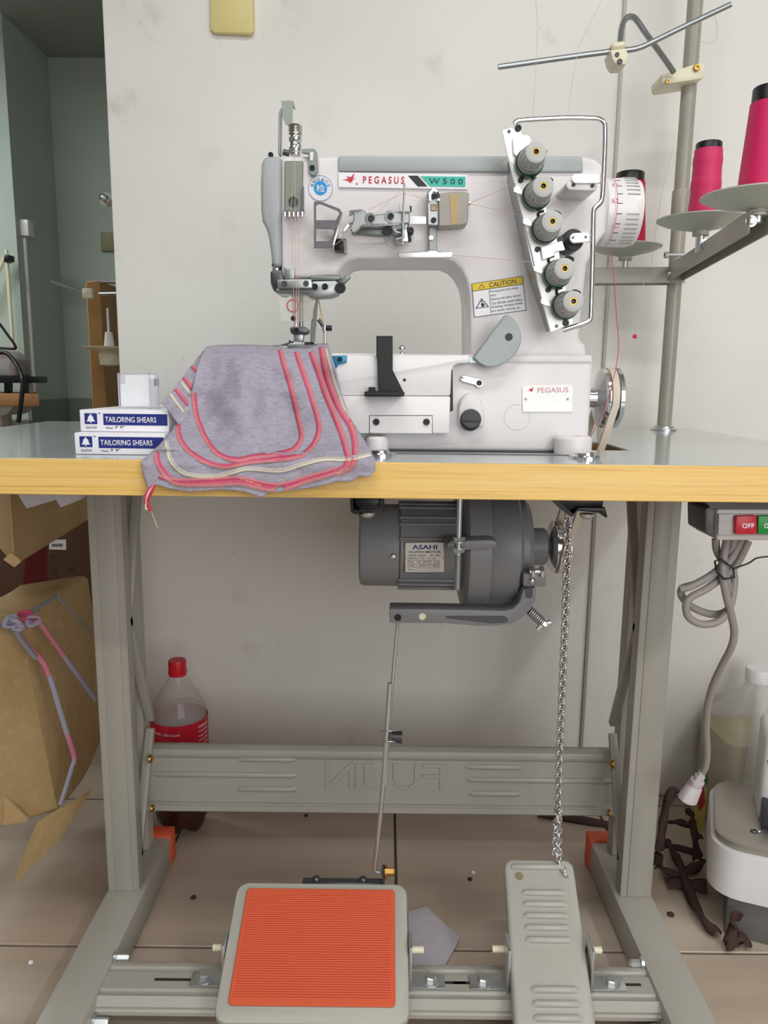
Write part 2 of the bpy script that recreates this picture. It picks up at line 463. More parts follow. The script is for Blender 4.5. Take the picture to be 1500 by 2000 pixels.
# ================================================================== sewing table
TX0, TX1, TY0, TY1, TZ0, TZ1 = -.605, .547, .767, 1.387, .713, .75
table = thing('sewing_table', 'sewing table with grey speckled top, yellow wood edge and grey steel stand', 'table', (-.03, 1.08, 0))
HX0, HX1, HY0, HY1 = -.13, .296, .925, 1.06      # cut-out for the machine and belt
b = B()
for x0, x1, y0, y1 in ((TX0, HX0, TY0 + .002, TY1), (HX1, TX1, TY0 + .002, TY1), (HX0, HX1, TY0 + .002, HY0), (HX0, HX1, HY1, TY1)):
    b.box((x0, y0, TZ1 - .002), (x1, y1, TZ1))
b.obj('table_top', M_LAM, table, smooth=0)
b = B()
for x0, x1, y0, y1 in ((TX0 + .002, HX0, TY0 + .002, TY1), (HX1, TX1 - .002, TY0 + .002, TY1), (HX0, HX1, TY0 + .002, HY0), (HX0, HX1, HY1, TY1)):
    b.box((x0, y0, TZ0), (x1, y1, TZ1 - .002))
b.obj('table_core', M_RAW, table, smooth=0)
B().box((TX0 - .001, TY0 - .001, TZ0), (TX1 + .001, TY0 + .002, TZ1 - .0004)).bevel(.0008, 1).obj('edge_band', M_PINE, table)
B().box((TX0 - .001, TY0 + .002, TZ0), (TX0 + .002, TY1, TZ1 - .0004)).obj('edge_band', M_PINE, table)
B().box((TX1 - .002, TY0 + .002, TZ0), (TX1 + .001, TY1, TZ1 - .0004)).obj('edge_band', M_PINE, table)

FZ = .055
def side(sx):
    s = thing('stand_side', None, None, (sx * .394, 1.0, 0))
    del ORG[s]; place(s, table, (sx * .394, 1.0, 0))
    xi, xo = (.368, .4155)
    def bx(x0, x1, y0, y1, z0, z1):
        a, c = sorted((sx * x0, sx * x1)); return (a, y0, z0), (c, y1, z1)
    # front post: channel with a raised rib down its face
    b = B()
    def chan(b, y0, y1, z0, z1, xi=xi):
        t = .0025
        yf, yb = (y0, y1)
        b.box(*bx(xi, xo, yf, yf + t, z0, z1)); b.box(*bx(xi, xi + t, yf, yb, z0, z1)); b.box(*bx(xo - t, xo, yf, yb, z0, z1))
        b.box(*bx(xi + .010, xo - .012, yf - .0015, yf + .001, z0, z1))
    chan(b, 1.058, 1.084, FZ, TZ0)
    b.bevel(.0012, 2)
    b.obj('front_post', M_STAND, s)
    b = B(); chan(b, 1.160, 1.187, FZ, TZ0, .384); b.bevel(.0012, 1); b.obj('rear_post', M_STAND, s)
    for (y0, z0, y1, z1) in ((1.152, .70, 1.08, .47), (1.078, .485, 1.152, .285), (1.15, .27, 1.078, .10)):
        B().strap([(sx * .3745, y0 + (.015 if y0 > 1.1 else 0), z0), (sx * .3745, y1 + (.015 if y1 > 1.1 else 0), z1)], (1, 0, 0), .013, .012).bevel(.002).obj('brace', M_STAND, s)
    b = B(); b.box(*bx(.360, .4175, .66, 1.212, .003, FZ)).bevel(.003, 2); b.obj('foot_bar', M_STAND, s)
    c = B(); c.box(*bx(.3585, .419, 1.196, 1.226, .001, FZ + .004)).bevel(.002); c.obj('foot_cap', M_ORANGE, s)
    c = B(); c.box(*bx(.3585, .419, .645, .68, .001, FZ + .004)).bevel(.002); c.obj('foot_cap', M_ORANGE, s)
    b = B(); b.box(*bx(.35, .43, 1.0, 1.2, TZ0 - .004, TZ0 + .0005)); b.obj('mounting_plate', M_STAND, s)
    inst('bolt', small('dome', M_BRASS), s, axis_mtx((sx * .367, 1.13, .235), (-sx, 0, 0), .007))
    inst('bolt', small('dome', M_BRASS), s, axis_mtx((sx * .367, 1.13, .15), (-sx, 0, 0), .006))
    for yy, zz in ((.925, .052), (.842, .03)):
        inst('bolt', small('hex', M_STEEL), s, axis_mtx((sx * .3595, yy, zz), (-sx, 0, 0), (.0052, .0052, .022)))
    return s
side(-1); side(1)

# crossbeam with pressed ridges and reversed pressed lettering
cb = place(bpy.data.objects.new('crossbeam', None), table, (0, 1.165, .187)); COL.objects.link(cb)
BY, bz0, bz1 = 1.165, .129, .235
BX = .3835
b = B()
prof = [(1.180, bz1 + .003), (BY + .004, bz1 + .003), (BY - .004, bz1), (BY - .006, bz1 - .006), (BY - .004, bz1 - .013), (BY, bz1 - .016),
        (BY, bz0 + .020), (BY - .001, bz0 + .012), (BY - .008, bz0 + .010), (BY - .009, bz0 + .001), (BY - .006, bz0 - .002), (1.180, bz0 - .002)]
prof2 = [(y + .0025, z - (.0025 if z > .18 else -.0025)) for y, z in prof]
b.prism([V((-BX, y, z)) for y, z in prof + prof2[::-1]], (2 * BX, 0, 0))
b.obj('beam', M_STAND, cb, smooth=50)
for x0, x1, y in ((468, 577, 1482), (302, 577, 1511), (466, 577, 1540), (912, 1016, 1497), (914, 1196, 1522), (918, 1016, 1549)):
    a = P(x0, y, BY); c = P(x1, y, BY); c.z = a.z
    B().tube([a + V((0, .003, 0)), a + V((.006, 0, 0)), c - V((.006, 0, 0)), c + V((0, .003, 0))], .0048, 10).obj('ridge', M_STAND, cb, smooth=80)
xx = [(636, 690), (695, 706), (712, 752), (768, 818), (826, 871)]
for ch, (x0, x1) in zip('NIJUF', xx):
    dy = (x0 - 750) * .011
    text(cb, ch, [(x1, 1491 + dy), (x0, 1491 + dy), (x0, 1541 + dy), (x1, 1541 + dy)], BY, M_STAND, 'pressed_letter', .0022)

# treadle bar between the feet
tr = place(bpy.data.objects.new('treadle_bar', None), table, (0, .89, .03)); COL.objects.link(tr)
prof = [(.925, .016), (.925, .046), (.92, .05), (.912, .05), (.910, .047), (.904, .047), (.902, .05), (.874, .05), (.872, .047), (.866, .047), (.862, .05), (.857, .046), (.853, .042), (.8535, .038), (.851, .036), (.851, .031), (.855, .031), (.862, .044), (.918, .044), (.921, .016)]
B().prism([V((-.36, y, z)) for y, z in prof], (.72, 0, 0)).obj('bar', M_STAND, tr, smooth=50)
M_SLOT = mat('slot_dark', '2e2c2a', .8)
for px in (345, 865, 928, 1205):
    c = PZ(px, 1916, .0503)
    B().box((c.x - .03, .887, .0498), (c.x + .03, .8915, .0504)).bevel(.002).obj('slot', M_SLOT, tr)

# black rubber mount caps and brackets below the top
for x0, x1, nm in ((688, 752, 0),):
    b = B(); Y = .835
    b.slab([(690, 972), (745, 972), (742, 990), (733, 997), (703, 997), (693, 990)], Y, .05).bevel(.003)
    b.obj('rubber_mount', M_BLACK, table)
    b = B(); b.slab([(683, 968), (689, 968), (690, 996), (703, 996), (702, 1012), (700, 1004), (692, 1004), (685, 1000)], Y - .004, .05)
    b.slab([(745, 968), (749, 968), (751, 1000), (747, 1002), (744, 992)], Y - .004, .05)
    b.obj('mount_bracket', M_BLKMET, table)
    inst('bolt', small('dome', M_STEEL), table, axis_mtx(P(718, 1000, Y + .015), (0, 0, -1), .0085))
Y = .835
B().slab([(1078, 972), (1180, 972), (1178, 990), (1130, 992), (1108, 1002)], Y, .06).bevel(.002).obj('rubber_mount', M_BLACK, table)
b = B(); b.slab([(1120, 1006), (1124, 995), (1132, 991), (1182, 991), (1187, 1010), (1184, 1012), (1172, 1002), (1128, 998)], Y - .006, .06).bevel(.001)
b.slab([(1068, 966), (1076, 966), (1122, 1006), (1116, 1010)], Y - .006, .06)
b.obj('mount_bracket', M_BLKMET, table)
inst('bolt', small('dome', M_STEEL), table, axis_mtx(P(1146, 1003, Y + .012), (0, 0, -1), .008))
# round washers on the table in front of the machine feet
for px, py in ((1143, 893), (742, 888)):
    c = PZ(px, py, .7505)
    B().lathe([(.0175, 0), (.0175, .0022), (.011, .003), (.0105, .0055), (.004, .0065)], c - V((0, 0, .0005)), (0, 0, 1), 24).obj('washer_cap', M_CHROME, table)

# ================================================================== orange pedal
def quadmap(c):   # corners rl, rr, fr, fl
    return lambda u, v: (c[0] * (1 - u) + c[1] * u) * (1 - v) + (c[3] * (1 - u) + c[2] * u) * v
def rrect(f, nrm, inset_u0, inset_u1, inset_v0, inset_v1, rad_u, rad_v, n=5):
    pts = []
    for cu, cv, a0 in ((1 - inset_u1 - rad_u, inset_v0 + rad_v, -90), (1 - inset_u1 - rad_u, 1 - inset_v1 - rad_v, 0), (inset_u0 + rad_u, 1 - inset_v1 - rad_v, 90), (inset_u0 + rad_u, inset_v0 + rad_v, 180)):
        for k in range(n + 1):
            a = math.radians(a0 + 90 * k / n)
            pts.append(f(cu + rad_u * math.cos(a), cv + rad_v * math.sin(a)))
    return pts
C = [V((-.1975, .963, .141)), V((.0377, .963, .141)), V((.0377, .798, .072)), V((-.1985, .798, .072))]
f = quadmap(C)
up = (C[1] - C[0]).cross(C[0] - C[3]).normalized()
if up.z < 0: up = -up
pedal = thing('foot_pedal', 'wide grey foot pedal with ribbed orange rubber mat', 'pedal', (-.08, .88, .05))
b = B(); b.prism(rrect(f, up, 0, 0, 0, 0, .07, .09), -up * .016).bevel(.004, 2); b.obj('pedal_plate', mat('pedal_paint', 'b0afa6', .42, bump=(420, .15, .0003)), pedal)
b = B(); b.prism([p + up * .0004 for p in rrect(f, up, .065, .072, .06, .105, .022, .03)], up * .0035).bevel(.0012, 1)
mt = b.obj('rubber_mat', M_ORANGE, pedal)
nr = 46
for k in range(nr):
    v = .092 + (.85 - .092) * k / (nr - 1)
    a = f(.088, v) + up * .0038; c = f(.905, v) + up * .0038
    if k == 0:
        rb = B().cyl(a, c, .00125, n=6).mesh('rib', M_ORANGE, 60, (a + c) / 2)[0]; r0 = (a + c) / 2
    inst('rib', rb, mt, Matrix.Translation((a + c) / 2))
# back bracket for the rod, side brackets and pins
a = f(.38, 0) + V((0, .006, -.004)); c = f(.86, 0) + V((0, .006, -.004))
b = B(); b.box(a + V((0, -.004, -.002)), c + V((0, .008, .002)));
e = f(.86, 0) + V((0, .004, 0)); b.box(e + V((-.002, -.004, -.006)), e + V((.002, .010, .020))); b.bevel(.0008, 1)
b.obj('rod_bracket', M_DSTEEL, pedal)
for u in (.46, .74): inst('bolt', small('dome', M_DSTEEL), pedal, axis_mtx(f(u, 0) + V((0, .010, -.002)), (0, 0, 1), .006))
inst('bolt', small('hex', M_BRASS), pedal, axis_mtx(e + V((.002, .004, .012)), (1, 0, 0), (.006, .006, .016)))
for sx, xx in ((-1, C[0].x - .001), (1, C[1].x + .001)):
    z0 = .0507
    B().box((xx + min(0, sx * .004), .872, z0), (xx + max(0, sx * .004), .902, .115)).bevel(.001).obj('side_bracket', M_STEEL, pedal)
    B().box((xx + min(0, sx * .048), .876, z0), (xx + max(0, sx * .048), .90, z0 + .003)).bevel(.001).obj('bracket_foot', M_STEEL, pedal)
    inst('bolt', small('hex', M_STEEL), pedal, axis_mtx((xx + sx * .03, .889, z0 + .003), (0, 0, 1), .0078))
    B().cyl((xx, .897, .092), (xx + sx * .02, .897, .092), .0045, n=10).obj('pivot_pin', M_CREAM, pedal)

# ================================================================== narrow grey pedal
C2 = [V((.179, 1.008, .151)), V((.279, 1.008, .151)), V((.2645, .79, .045)), V((.1645, .79, .045))]
f2 = quadmap(C2)
up2 = (C2[1] - C2[0]).cross(C2[0] - C2[3]).normalized()
if up2.z < 0: up2 = -up2
M_PED2 = mat('hammered_grey', 'b3b2aa', .33, bump=(260, .5, .0006))
ped2 = thing('knee_lift_pedal', 'narrow hammered grey pedal with pressed ridges hanging from a chain', 'pedal', (.22, .89, .05))
b = B(); b.prism(rrect(f2, up2, 0, 0, 0, 0, .13, .06), -up2 * .022).bevel(.006, 3); b.obj('pedal_plate', M_PED2, ped2)
a = f2(.12, .055); c = f2(.83, .055); B().tube([a, a + up2 * .0016, c + up2 * .0016, c], .004, 8).obj('ridge', M_PED2, ped2, smooth=80)
for v0, v1 in ((.21, .47), (.72, .985)):
    for k in range(5):
        v = v0 + (v1 - v0) * k / 4
        a = f2(.24 + .02 * (v > .6), v); c = f2(.82, v)
        B().tube([a - up2 * .002, a * .94 + c * .06 + up2 * .0012, a * .06 + c * .94 + up2 * .0012, c - up2 * .002], .0042, 8).obj('ridge', M_PED2, ped2, smooth=80)
p = f2(.2, .11); B().lathe([(.006, -.002), (.006, .0006), (.0055, .0008)], p, up2, 16).obj('keyhole', mat('keyhole_shade', '8a8168', .8), ped2)
for sx, xx in ((-1, .1695), (1, .2735)):
    B().box((xx + min(0, sx * .004), .872, .0507), (xx + max(0, sx * .004), .905, .112)).bevel(.001).obj('side_bracket', M_STEEL, ped2)
    B().box((xx + min(0, sx * .05), .876, .0507), (xx + max(0, sx * .05), .90, .0537)).bevel(.001).obj('bracket_foot', M_STEEL, ped2)
    inst('bolt', small('hex', M_STEEL), ped2, axis_mtx((xx + sx * .032, .888, .053), (0, 0, 1), .0078))
    B().cyl((xx, .9, .092), (xx + sx * .02, .9, .092), .0045, n=10).obj('pivot_pin', M_CREAM, ped2)

# ================================================================== chain
tp = [P(1109, 1002, .93), P(1106, 1150, .945), P(1100, 1300, .965), P(1093, 1480, .985), P(1090, 1640, 1.0), P(1094, 1690, 1.0), f2(.86, .11) + up2 * .003]
chain = thing('lift_chain', 'bright steel chain running from the table down to the narrow pedal', 'chain', tp[-1])
lb = B(); L, R, r = .0100, .0043, .0013
pts = [V((R * math.sin(a), 0, (L / 2 - R) * (1 if math.cos(a) > 0 else -1) + R * math.cos(a))) for a in [2 * math.pi * (k + .5) / 14 for k in range(14)]]
lb.tube(pts, r, 6, closed=True)
link_me, _ = lb.mesh('link', M_CHROME, 80, V((0, 0, 0)))
def lay(path, parent):
    pts = spline(path, 14); acc = [0]
    for a, c in zip(pts, pts[1:]): acc.append(acc[-1] + (c - a).length)
    n = int(acc[-1] / .0089); j = 0
    for k in range(n):
        s = acc[-1] * (k + .5) / n
        while acc[j + 1] < s: j += 1
        t = (s - acc[j]) / (acc[j + 1] - acc[j])
        p = pts[j].lerp(pts[j + 1], t)
        inst('link', link_me, parent, axis_mtx(p, pts[j + 1] - pts[j], 1.2, math.radians(45 + 90 * (k % 2))))
lay(tp, chain)
lay([P(1092, 1582, .985), P(1086, 1620, .992), P(1084, 1668, 1.0)], chain)

# ================================================================== pitman rod
rod = thing('pitman_rod', 'thin two-piece steel rod linking motor lever and orange pedal', 'rod', e + V((-.004, .004, .016)))
YR = .965
B().tube(spline([P(768, 1206, YR + .012), P(776, 1212, YR - .006), P(775, 1235, YR - .002), P(766, 1340, YR), P(758, 1450, YR), P(753, 1532, YR)], 5), .0024, 8).obj('upper_rod', M_STEEL, rod, smooth=80)
B().tube([P(762, 1334, YR - .003), P(755, 1440, YR - .003), P(748, 1540, YR), P(737, 1650, YR + .003), P(731, 1695, YR + .004), P(733, 1702, YR + .004), e + V((-.003, .004, .012))], .0034, 8).obj('lower_rod', M_STEEL, rod, smooth=80)
for y in (1428, 1449):
    B().tube([P(745, y, YR - .006), P(772, y - 1, YR - .006), P(774, y, YR + .004), P(747, y, YR + .006)], .0012, 6, closed=True).obj('clamp_ring', M_STEEL, rod, smooth=80)
B().cyl(P(764, 1439, YR), P(785, 1440, YR), .007, .0085, 12).obj('clamp_nut', M_DSTEEL, rod)
# ================================================================== clutch motor
MY, MZ = 1.03, .6075
zcm = 1.054
def mx(px): return (px - 749.3) / 1500 * zcm
motor = thing('clutch_motor', 'dark grey clutch motor slung under the table with name plate and pulley', 'motor', (.1, MY, MZ - .085))
X = (1, 0, 0)
def ml(prof, n=40): return B().lathe([(r, mx(p)) for r, p in prof], (0, MY, MZ), X, n)
ml([(.050, 703), (.0545, 706), (.0558, 712), (.0562, 778), (.0545, 779)]).obj('rear_cover', M_MOTOR, motor, smooth=40)
ml([(.055, 779), (.0572, 781), (.0572, 900), (.05, 902)]).obj('motor_body', M_MOTOR, motor, smooth=40)
fin = B().box((-.044, -.002, 0), (.044, .002, .0045)).bevel(.0014, 2).mesh('fin', M_MOTOR, 50, V((0, 0, 0)))[0]
for k in range(12):
    a = 2 * math.pi * (k + .5) / 12
    if -2.75 < math.atan2(math.sin(a), -math.cos(a)) < 0 and abs(math.sin(a)) < .55 and math.cos(a) < 0: continue
    for da in (-.09, .09):
        d = V((0, math.cos(a + da), math.sin(a + da)))
        if d.y < -.55 and -.42 < d.z < .30: continue
        z = d; x = V(X); y = z.cross(x)
        m = Matrix((x, y, z)).transposed().to_4x4(); m.translation = V((mx(840), MY, MZ)) + d * .0565
        inst('fin', fin, motor, m)
ml([(.068, 896), (.080, 900), (.0845, 906), (.0845, 944), (.0825, 947)]).obj('flange', M_MOTOR, motor)
ml([(.079, 946), (.081, 950), (.0805, 998), (.075, 1004)]).obj('clutch_housing', M_MOTOR, motor)
ml([(.066, 1003), (.066, 1018), (.060, 1027), (.03, 1031)]).obj('end_bell', M_MOTOR, motor)
ml([(.026, 1028), (.0255, 1062), (.022, 1066), (.009, 1067), (.009, 1078)], 28).obj('shaft_housing', M_MOTOR, motor)
pu = ml([(.014, 1072), (.030, 1074), (.036, 1079), (.036, 1081), (.030, 1084), (.030, 1100), (.036, 1103), (.036, 1105), (.03, 1108), (.012, 1110)], 32); pu.obj('pulley', M_CHROME, motor)
# mounting lug, stud and nuts
Y = .925
B().slab([(873, 1062), (880, 1057), (905, 1056), (960, 1054), (972, 1058), (972, 1070), (960, 1072), (900, 1076), (880, 1075), (873, 1070)], Y, .04).bevel(.003).obj('mounting_lug', M_MOTOR, motor)
a = P(893, 968, Y + .01); 
p0 = P(893, 1152, Y - .003)
B().cyl(p0, (p0.x, p0.y, TZ0 - .0003), .0034, n=12).obj('hanger_stud', M_STEEL, motor)
thr = B()
for k in range(34):
    z = p0.z + .0013 * k
    thr.lathe([(.0034, 0), (.0043, .0006), (.0034, .0012)], (p0.x, p0.y, z), (0, 0, 1), 10, caps=False)
thr.obj('stud_thread', M_STEEL, motor, smooth=60)
for y in (1052, 1074):
    c = P(893, y, Y - .003); B().lathe([(.0078, -.0025), (.0078, .0025)], (p0.x, p0.y, c.z), (0, 0, 1), 6).obj('nut', M_STEEL, motor)
    B().lathe([(.0095, -.0008), (.0095, .0008)], (p0.x, p0.y, c.z + (.003 if y > 1060 else -.003)), (0, 0, 1), 16).obj('washer', M_STEEL, motor)
B().box((mx(890), MY - .03, MZ + .05), (mx(1000), MY + .05, TZ0 - .0003)).bevel(.004).obj('mounting_base', M_MOTOR, motor)
inst('screw', small('dome', M_STEEL), motor, axis_mtx(P(768, 1087, MY - .055), (0, -1, -.2), .005))
inst('screw', small('dome', M_STEEL), motor, axis_mtx(P(1014, 1101, MY - .062), (0, -1, -.2), .005))
# name plate
NY = MY - .0605
pl = B().slab([(791, 1060), (867, 1059), (868, 1118), (791, 1118)], NY, .004).bevel(.0006, 1).obj('name_plate', mat('plate_alu', 'c9c2bd', .4, .3), motor)
text(pl, 'ASAHI', rect(805, 1064, 854, 1073), NY, M_NAVY, bold=.02)
text(pl, 'CLUTCH MOTOR', rect(798, 1076, 861, 1080), NY, M_INK, bold=.02)
text(pl, '1/3HP 250W   2P 1PH', rect(797, 1083, 860, 1087), NY, M_INK)
text(pl, 'MODEL CDL-101 AC', rect(797, 1089, 852, 1092), NY, M_INK)
text(pl, 'Hz   50  AMP  2.6', rect(799, 1095.5, 857, 1099), NY, M_INK)
text(pl, 'VOLT 220 R.P.M 2850', rect(799, 1102.5, 857, 1106), NY, M_INK)
text(pl, 'SER.NO.', rect(797, 1111, 809, 1113.5), NY, M_INK)
b = B()
for q in (rect(796.5, 1094, 859, 1094.5), rect(796.5, 1101, 859, 1101.5), rect(796.5, 1107.5, 859, 1108), rect(796.5, 1094, 797, 1108), rect(827, 1094, 827.5, 1108), rect(858.5, 1094, 859, 1108), rect(811, 1110, 858, 1110.4), rect(811, 1114, 858, 1114.4)):
    b.slab(q, NY - .0003, .0004)
b.obj('plate_ruling', M_INK, pl, smooth=0)
for px in (793.5, 865): inst('rivet', small('dome', M_STEEL), pl, axis_mtx(P(px, 1090, NY), (0, -1, 0), .0012))
# lever
LY = .945
lv = B().slab([(761, 1189), (850, 1190), (905, 1191), (985, 1193), (1003, 1188), (1014, 1176), (1022, 1150), (1047, 1148), (1046, 1172), (1036, 1192), (1018, 1208), (1000, 1219), (970, 1223), (930, 1223), (870, 1218), (761, 1217)], LY, .03).bevel(.002, 2).obj('clutch_lever', M_MOTOR, motor)
M_LEVR = mat('lever_recess', '4e4f51', .5)
B().slab([(870, 1203), (985, 1203), (993, 1209), (990, 1216), (960, 1218), (872, 1208)], LY - .0004, .002).bevel(.0003, 1).obj('recess', M_LEVR, lv)
B().slab([(1025, 1150), (1041, 1150), (1040, 1166), (1034, 1169), (1027, 1167)], LY - .0004, .002).obj('recess', M_LEVR, lv)
B().slab([(1022, 1120), (1066, 1122), (1066, 1146), (1022, 1146)], LY + .0, .03).bevel(.002).obj('lever_bracket', M_MOTOR, motor)
for px, py in ((777, 1206), (825, 1204)):
    B().lathe([(.0045, 0), (.0045, .0006)], P(px, py, LY - .0001), (0, -1, 0), 14).obj('lever_hole', M_CREAM if px > 800 else M_BLACK, lv)
B().cyl(P(1034, 1116, LY), P(1062, 1116, LY), .004, n=10).obj('adjust_screw', M_STEEL, motor)
for px in (1040, 1058): B().cyl(P(px - 3, 1116, LY), P(px + 3, 1116, LY), .008, n=6).obj('nut', M_STEEL, motor)
inst('screw', small('dome', M_CHROME), motor, axis_mtx(P(1039, 1134, LY), (0, -1, 0), .0046))
# spring and wing nut at the lever's heel
a = P(1034, 1192, LY + .012); c = P(1068, 1224, LY + .012); d = (c - a); x = d.normalized().orthogonal().normalized(); y = d.normalized().cross(x)
B().tube([a + d * (.72 * k / 64) + (x * math.cos(k * .78) + y * math.sin(k * .78)) * .0058 for k in range(65)], .0011, 6).obj('spring', M_STEEL, motor, smooth=80)
B().cyl(a, c, .0025, n=8).obj('spring_bolt', M_DSTEEL, motor)
nt_ = B().cyl(a + d * .72, a + d * .92, .006, n=8); nt_.tube([P(1050, 1230, LY + .01), P(1060, 1220, LY + .01), P(1076, 1216, LY + .01)], [.0035, .003, .004], 8); nt_.obj('wing_nut', M_STEEL, motor)

# ================================================================== drive belt
c1 = V((.2825, .985, .811)); c2 = V((mx(1092), MY, MZ)); r1, r2 = .0345, .0335
ang = math.atan2(c2.z - c1.z, c2.y - c1.y)
pts = []
for k in range(13):
    a = ang + math.pi / 2 + math.pi * k / 12
    pts.append(c1 + V((0, math.cos(a), math.sin(a))) * r1)
for k in range(13):
    a = ang - math.pi / 2 + math.pi * k / 12
    pts.append(c2 + V((0, math.cos(a), math.sin(a))) * r2)
b = B()
full = []
for i, p in enumerate(pts):
    full.append(p); q = pts[(i + 1) % len(pts)]
    if (q - p).length > .05:
        full += [p.lerp(q, t / 6) for t in range(1, 6)]
b.strap(full + [full[0]], (1, 0, 0), .0084, .006)
tag(b.obj('drive_belt', M_BELT, smooth=50), 'pale canvas drive belt looped over the machine handwheel and motor pulley', 'belt')

# ================================================================== thread stand
PXY = V((.4785, 1.323, 0))
stand = thing('thread_stand', 'grey pole thread stand with spool plates behind the sewing machine', 'thread stand', (PXY.x, PXY.y, .75))
M_POLE = mat('pole_paint', '9d9a8e', .32, bump=(60, .1, .0004), stretch=(1, 1, .1))
pz = lambda px, py: P(px, py, PXY.y).z
B().cyl((PXY.x, PXY.y, .7503), (PXY.x, PXY.y, 1.55), .0118, n=28).obj('pole', M_POLE, stand)
B().lathe([(.0215, .0003), (.0215, .0025), (.0165, .004), (.0165, .007), (.0125, .009)], (PXY.x, PXY.y, .75), (0, 0, 1), 28).obj('base_nut', M_STEEL, stand)
z0, z1 = pz(1335, 425), pz(1335, 372)
cp = B().lathe([(.0135, z0), (.0142, z0 + .002), (.0142, z1 - .002), (.0135, z1)], (PXY.x, PXY.y, 0), (0, 0, 1), 28); cp.cyl((PXY.x + .012, PXY.y, (z0 + z1) / 2), (PXY.x + .022, PXY.y, (z0 + z1) / 2), .004, n=8); cp.obj('coupler', M_POLE, stand)
# cream clamps and guide rods
b = B(); b.slab([(1292, 144), (1366, 122), (1378, 126), (1376, 150), (1370, 154), (1298, 165), (1292, 160)], 1.295, .05).bevel(.004); b.obj('pole_clamp', M_CREAM, stand)
for px, py, rr in ((1360, 133, 6), (1303, 160, 4)): screw(stand, px, py, 1.294, rr, M_BRASS)
Yc = 1.20
B().tube(spline([P(1316, 141, 1.285), P(1290, 104, 1.265), P(1262, 66, 1.245), P(1244, 40, 1.235), P(1235, 33, 1.23), P(1225, 34, 1.225), P(1217, 45, 1.22), P(1213, 62, 1.21), P(1211, 84, 1.20)], 5), .0043, 10).obj('bent_rod', M_BRUSH, stand, smooth=80)
b = B(); b.slab([(1194, 82), (1222, 78), (1224, 92), (1194, 95)], Yc - .012, .03).bevel(.003); b.slab([(1192, 97), (1223, 93), (1228, 108), (1224, 125), (1204, 127), (1197, 117)], Yc - .014, .034).bevel(.003); b.obj('rod_clamp', M_CREAM, stand)
screw(stand, 1210, 121, Yc - .014, 5, M_DSTEEL); screw(stand, 1205, 107, Yc - .014, 4, M_DSTEEL)
B().tube(spline([P(973, 131, Yc - .002), P(1100, 113, Yc - .002), P(1190, 101, Yc - .002), P(1232, 97, Yc - .002), P(1252, 92, Yc - .002), P(1270, 84, Yc - .002), P(1340, 50, Yc - .002), P(1427, 9, Yc - .002)], 5), .0039, 10).obj('guide_rod', M_BRUSH, stand, smooth=80)
# arms (inverted channels)
def chan_arm(a, c, h, wdt, name):
    a = V(a); c = V(c); d = (c - a); d.z = 0; d.normalize(); sdir = V((-d.y, d.x, 0)); u = V((0, 0, 1)); b = B()
    def hx(s0, s1, z0, z1):
        b.hexa([a + sdir * s0 + u * z0, c + sdir * s0 + u * z0, c + sdir * s1 + u * z0, a + sdir * s1 + u * z0, a + sdir * s0 + u * z1, c + sdir * s0 + u * z1, c + sdir * s1 + u * z1, a + sdir * s1 + u * z1])
    hx(-wdt / 2, wdt / 2, -.002, 0); hx(-wdt / 2, -wdt / 2 + .002, -h, -.001); hx(wdt / 2 - .002, wdt / 2, -h, -.001)
    b.bevel(.0008, 1); return b.obj(name, M_STAND, stand)
az = 1.022
D1, D2, D3 = P(1222, 489, 1.33), P(1370, 437, 1.12), P(1482, 393, .91)
chan_arm((PXY.x + .014, PXY.y, az - .004), (D1.x - .05, 1.345, az - .004), .026, .03, 'spool_arm')
dd = (V((D3.x, D3.y, 0)) - V((PXY.x, PXY.y, 0))).normalized()
e2 = V((D3.x, D3.y, az)) + dd * .012
chan_arm((PXY.x, PXY.y, az), e2, .026, .024, 'spool_arm')
screw(stand, 1308, 535, 1.305, 5, M_STEEL, 'dome'); 
a = P(1298, 498, 1.29); B().cyl(a, a + V((.045, 0, 0)), .0025, n=8).obj('clamp_bolt', M_STEEL, stand); B().cyl(a, a + V((.006, 0, 0)), .005, n=6).obj('clamp_nut', M_STEEL, stand)
discs = []
for Dp, rr in ((D1, .058), (D2, .060), (D3, .0625)):
    b = B().lathe([(.011, -.016), (.011, -.010), (.014, -.009), (rr * .8, -.001), (rr, .0045), (rr, .006), (rr * .82, .0025), (.015, -.004), (.004, -.004)], V((Dp.x, Dp.y, Dp.z)), (0, 0, 1), 40)
    b.obj('spool_plate', mat('plate_grey', 'b9bbb0', .4), stand, smooth=60)
    B().cyl((Dp.x, Dp.y, az - .012), (Dp.x, Dp.y, Dp.z - .012), .006, n=10).obj('plate_bolt', M_STEEL, stand)
    B().cyl((Dp.x, Dp.y, Dp.z - .006), (Dp.x, Dp.y, Dp.z + .08), .0035, n=10).obj('spool_pin', M_CREAM, stand)
for px, py, Yq in ((1377, 478, 1.10), (1467, 432, .905)): 
    screw(stand, px, py, Yq, 7, M_STEEL, 'hex')
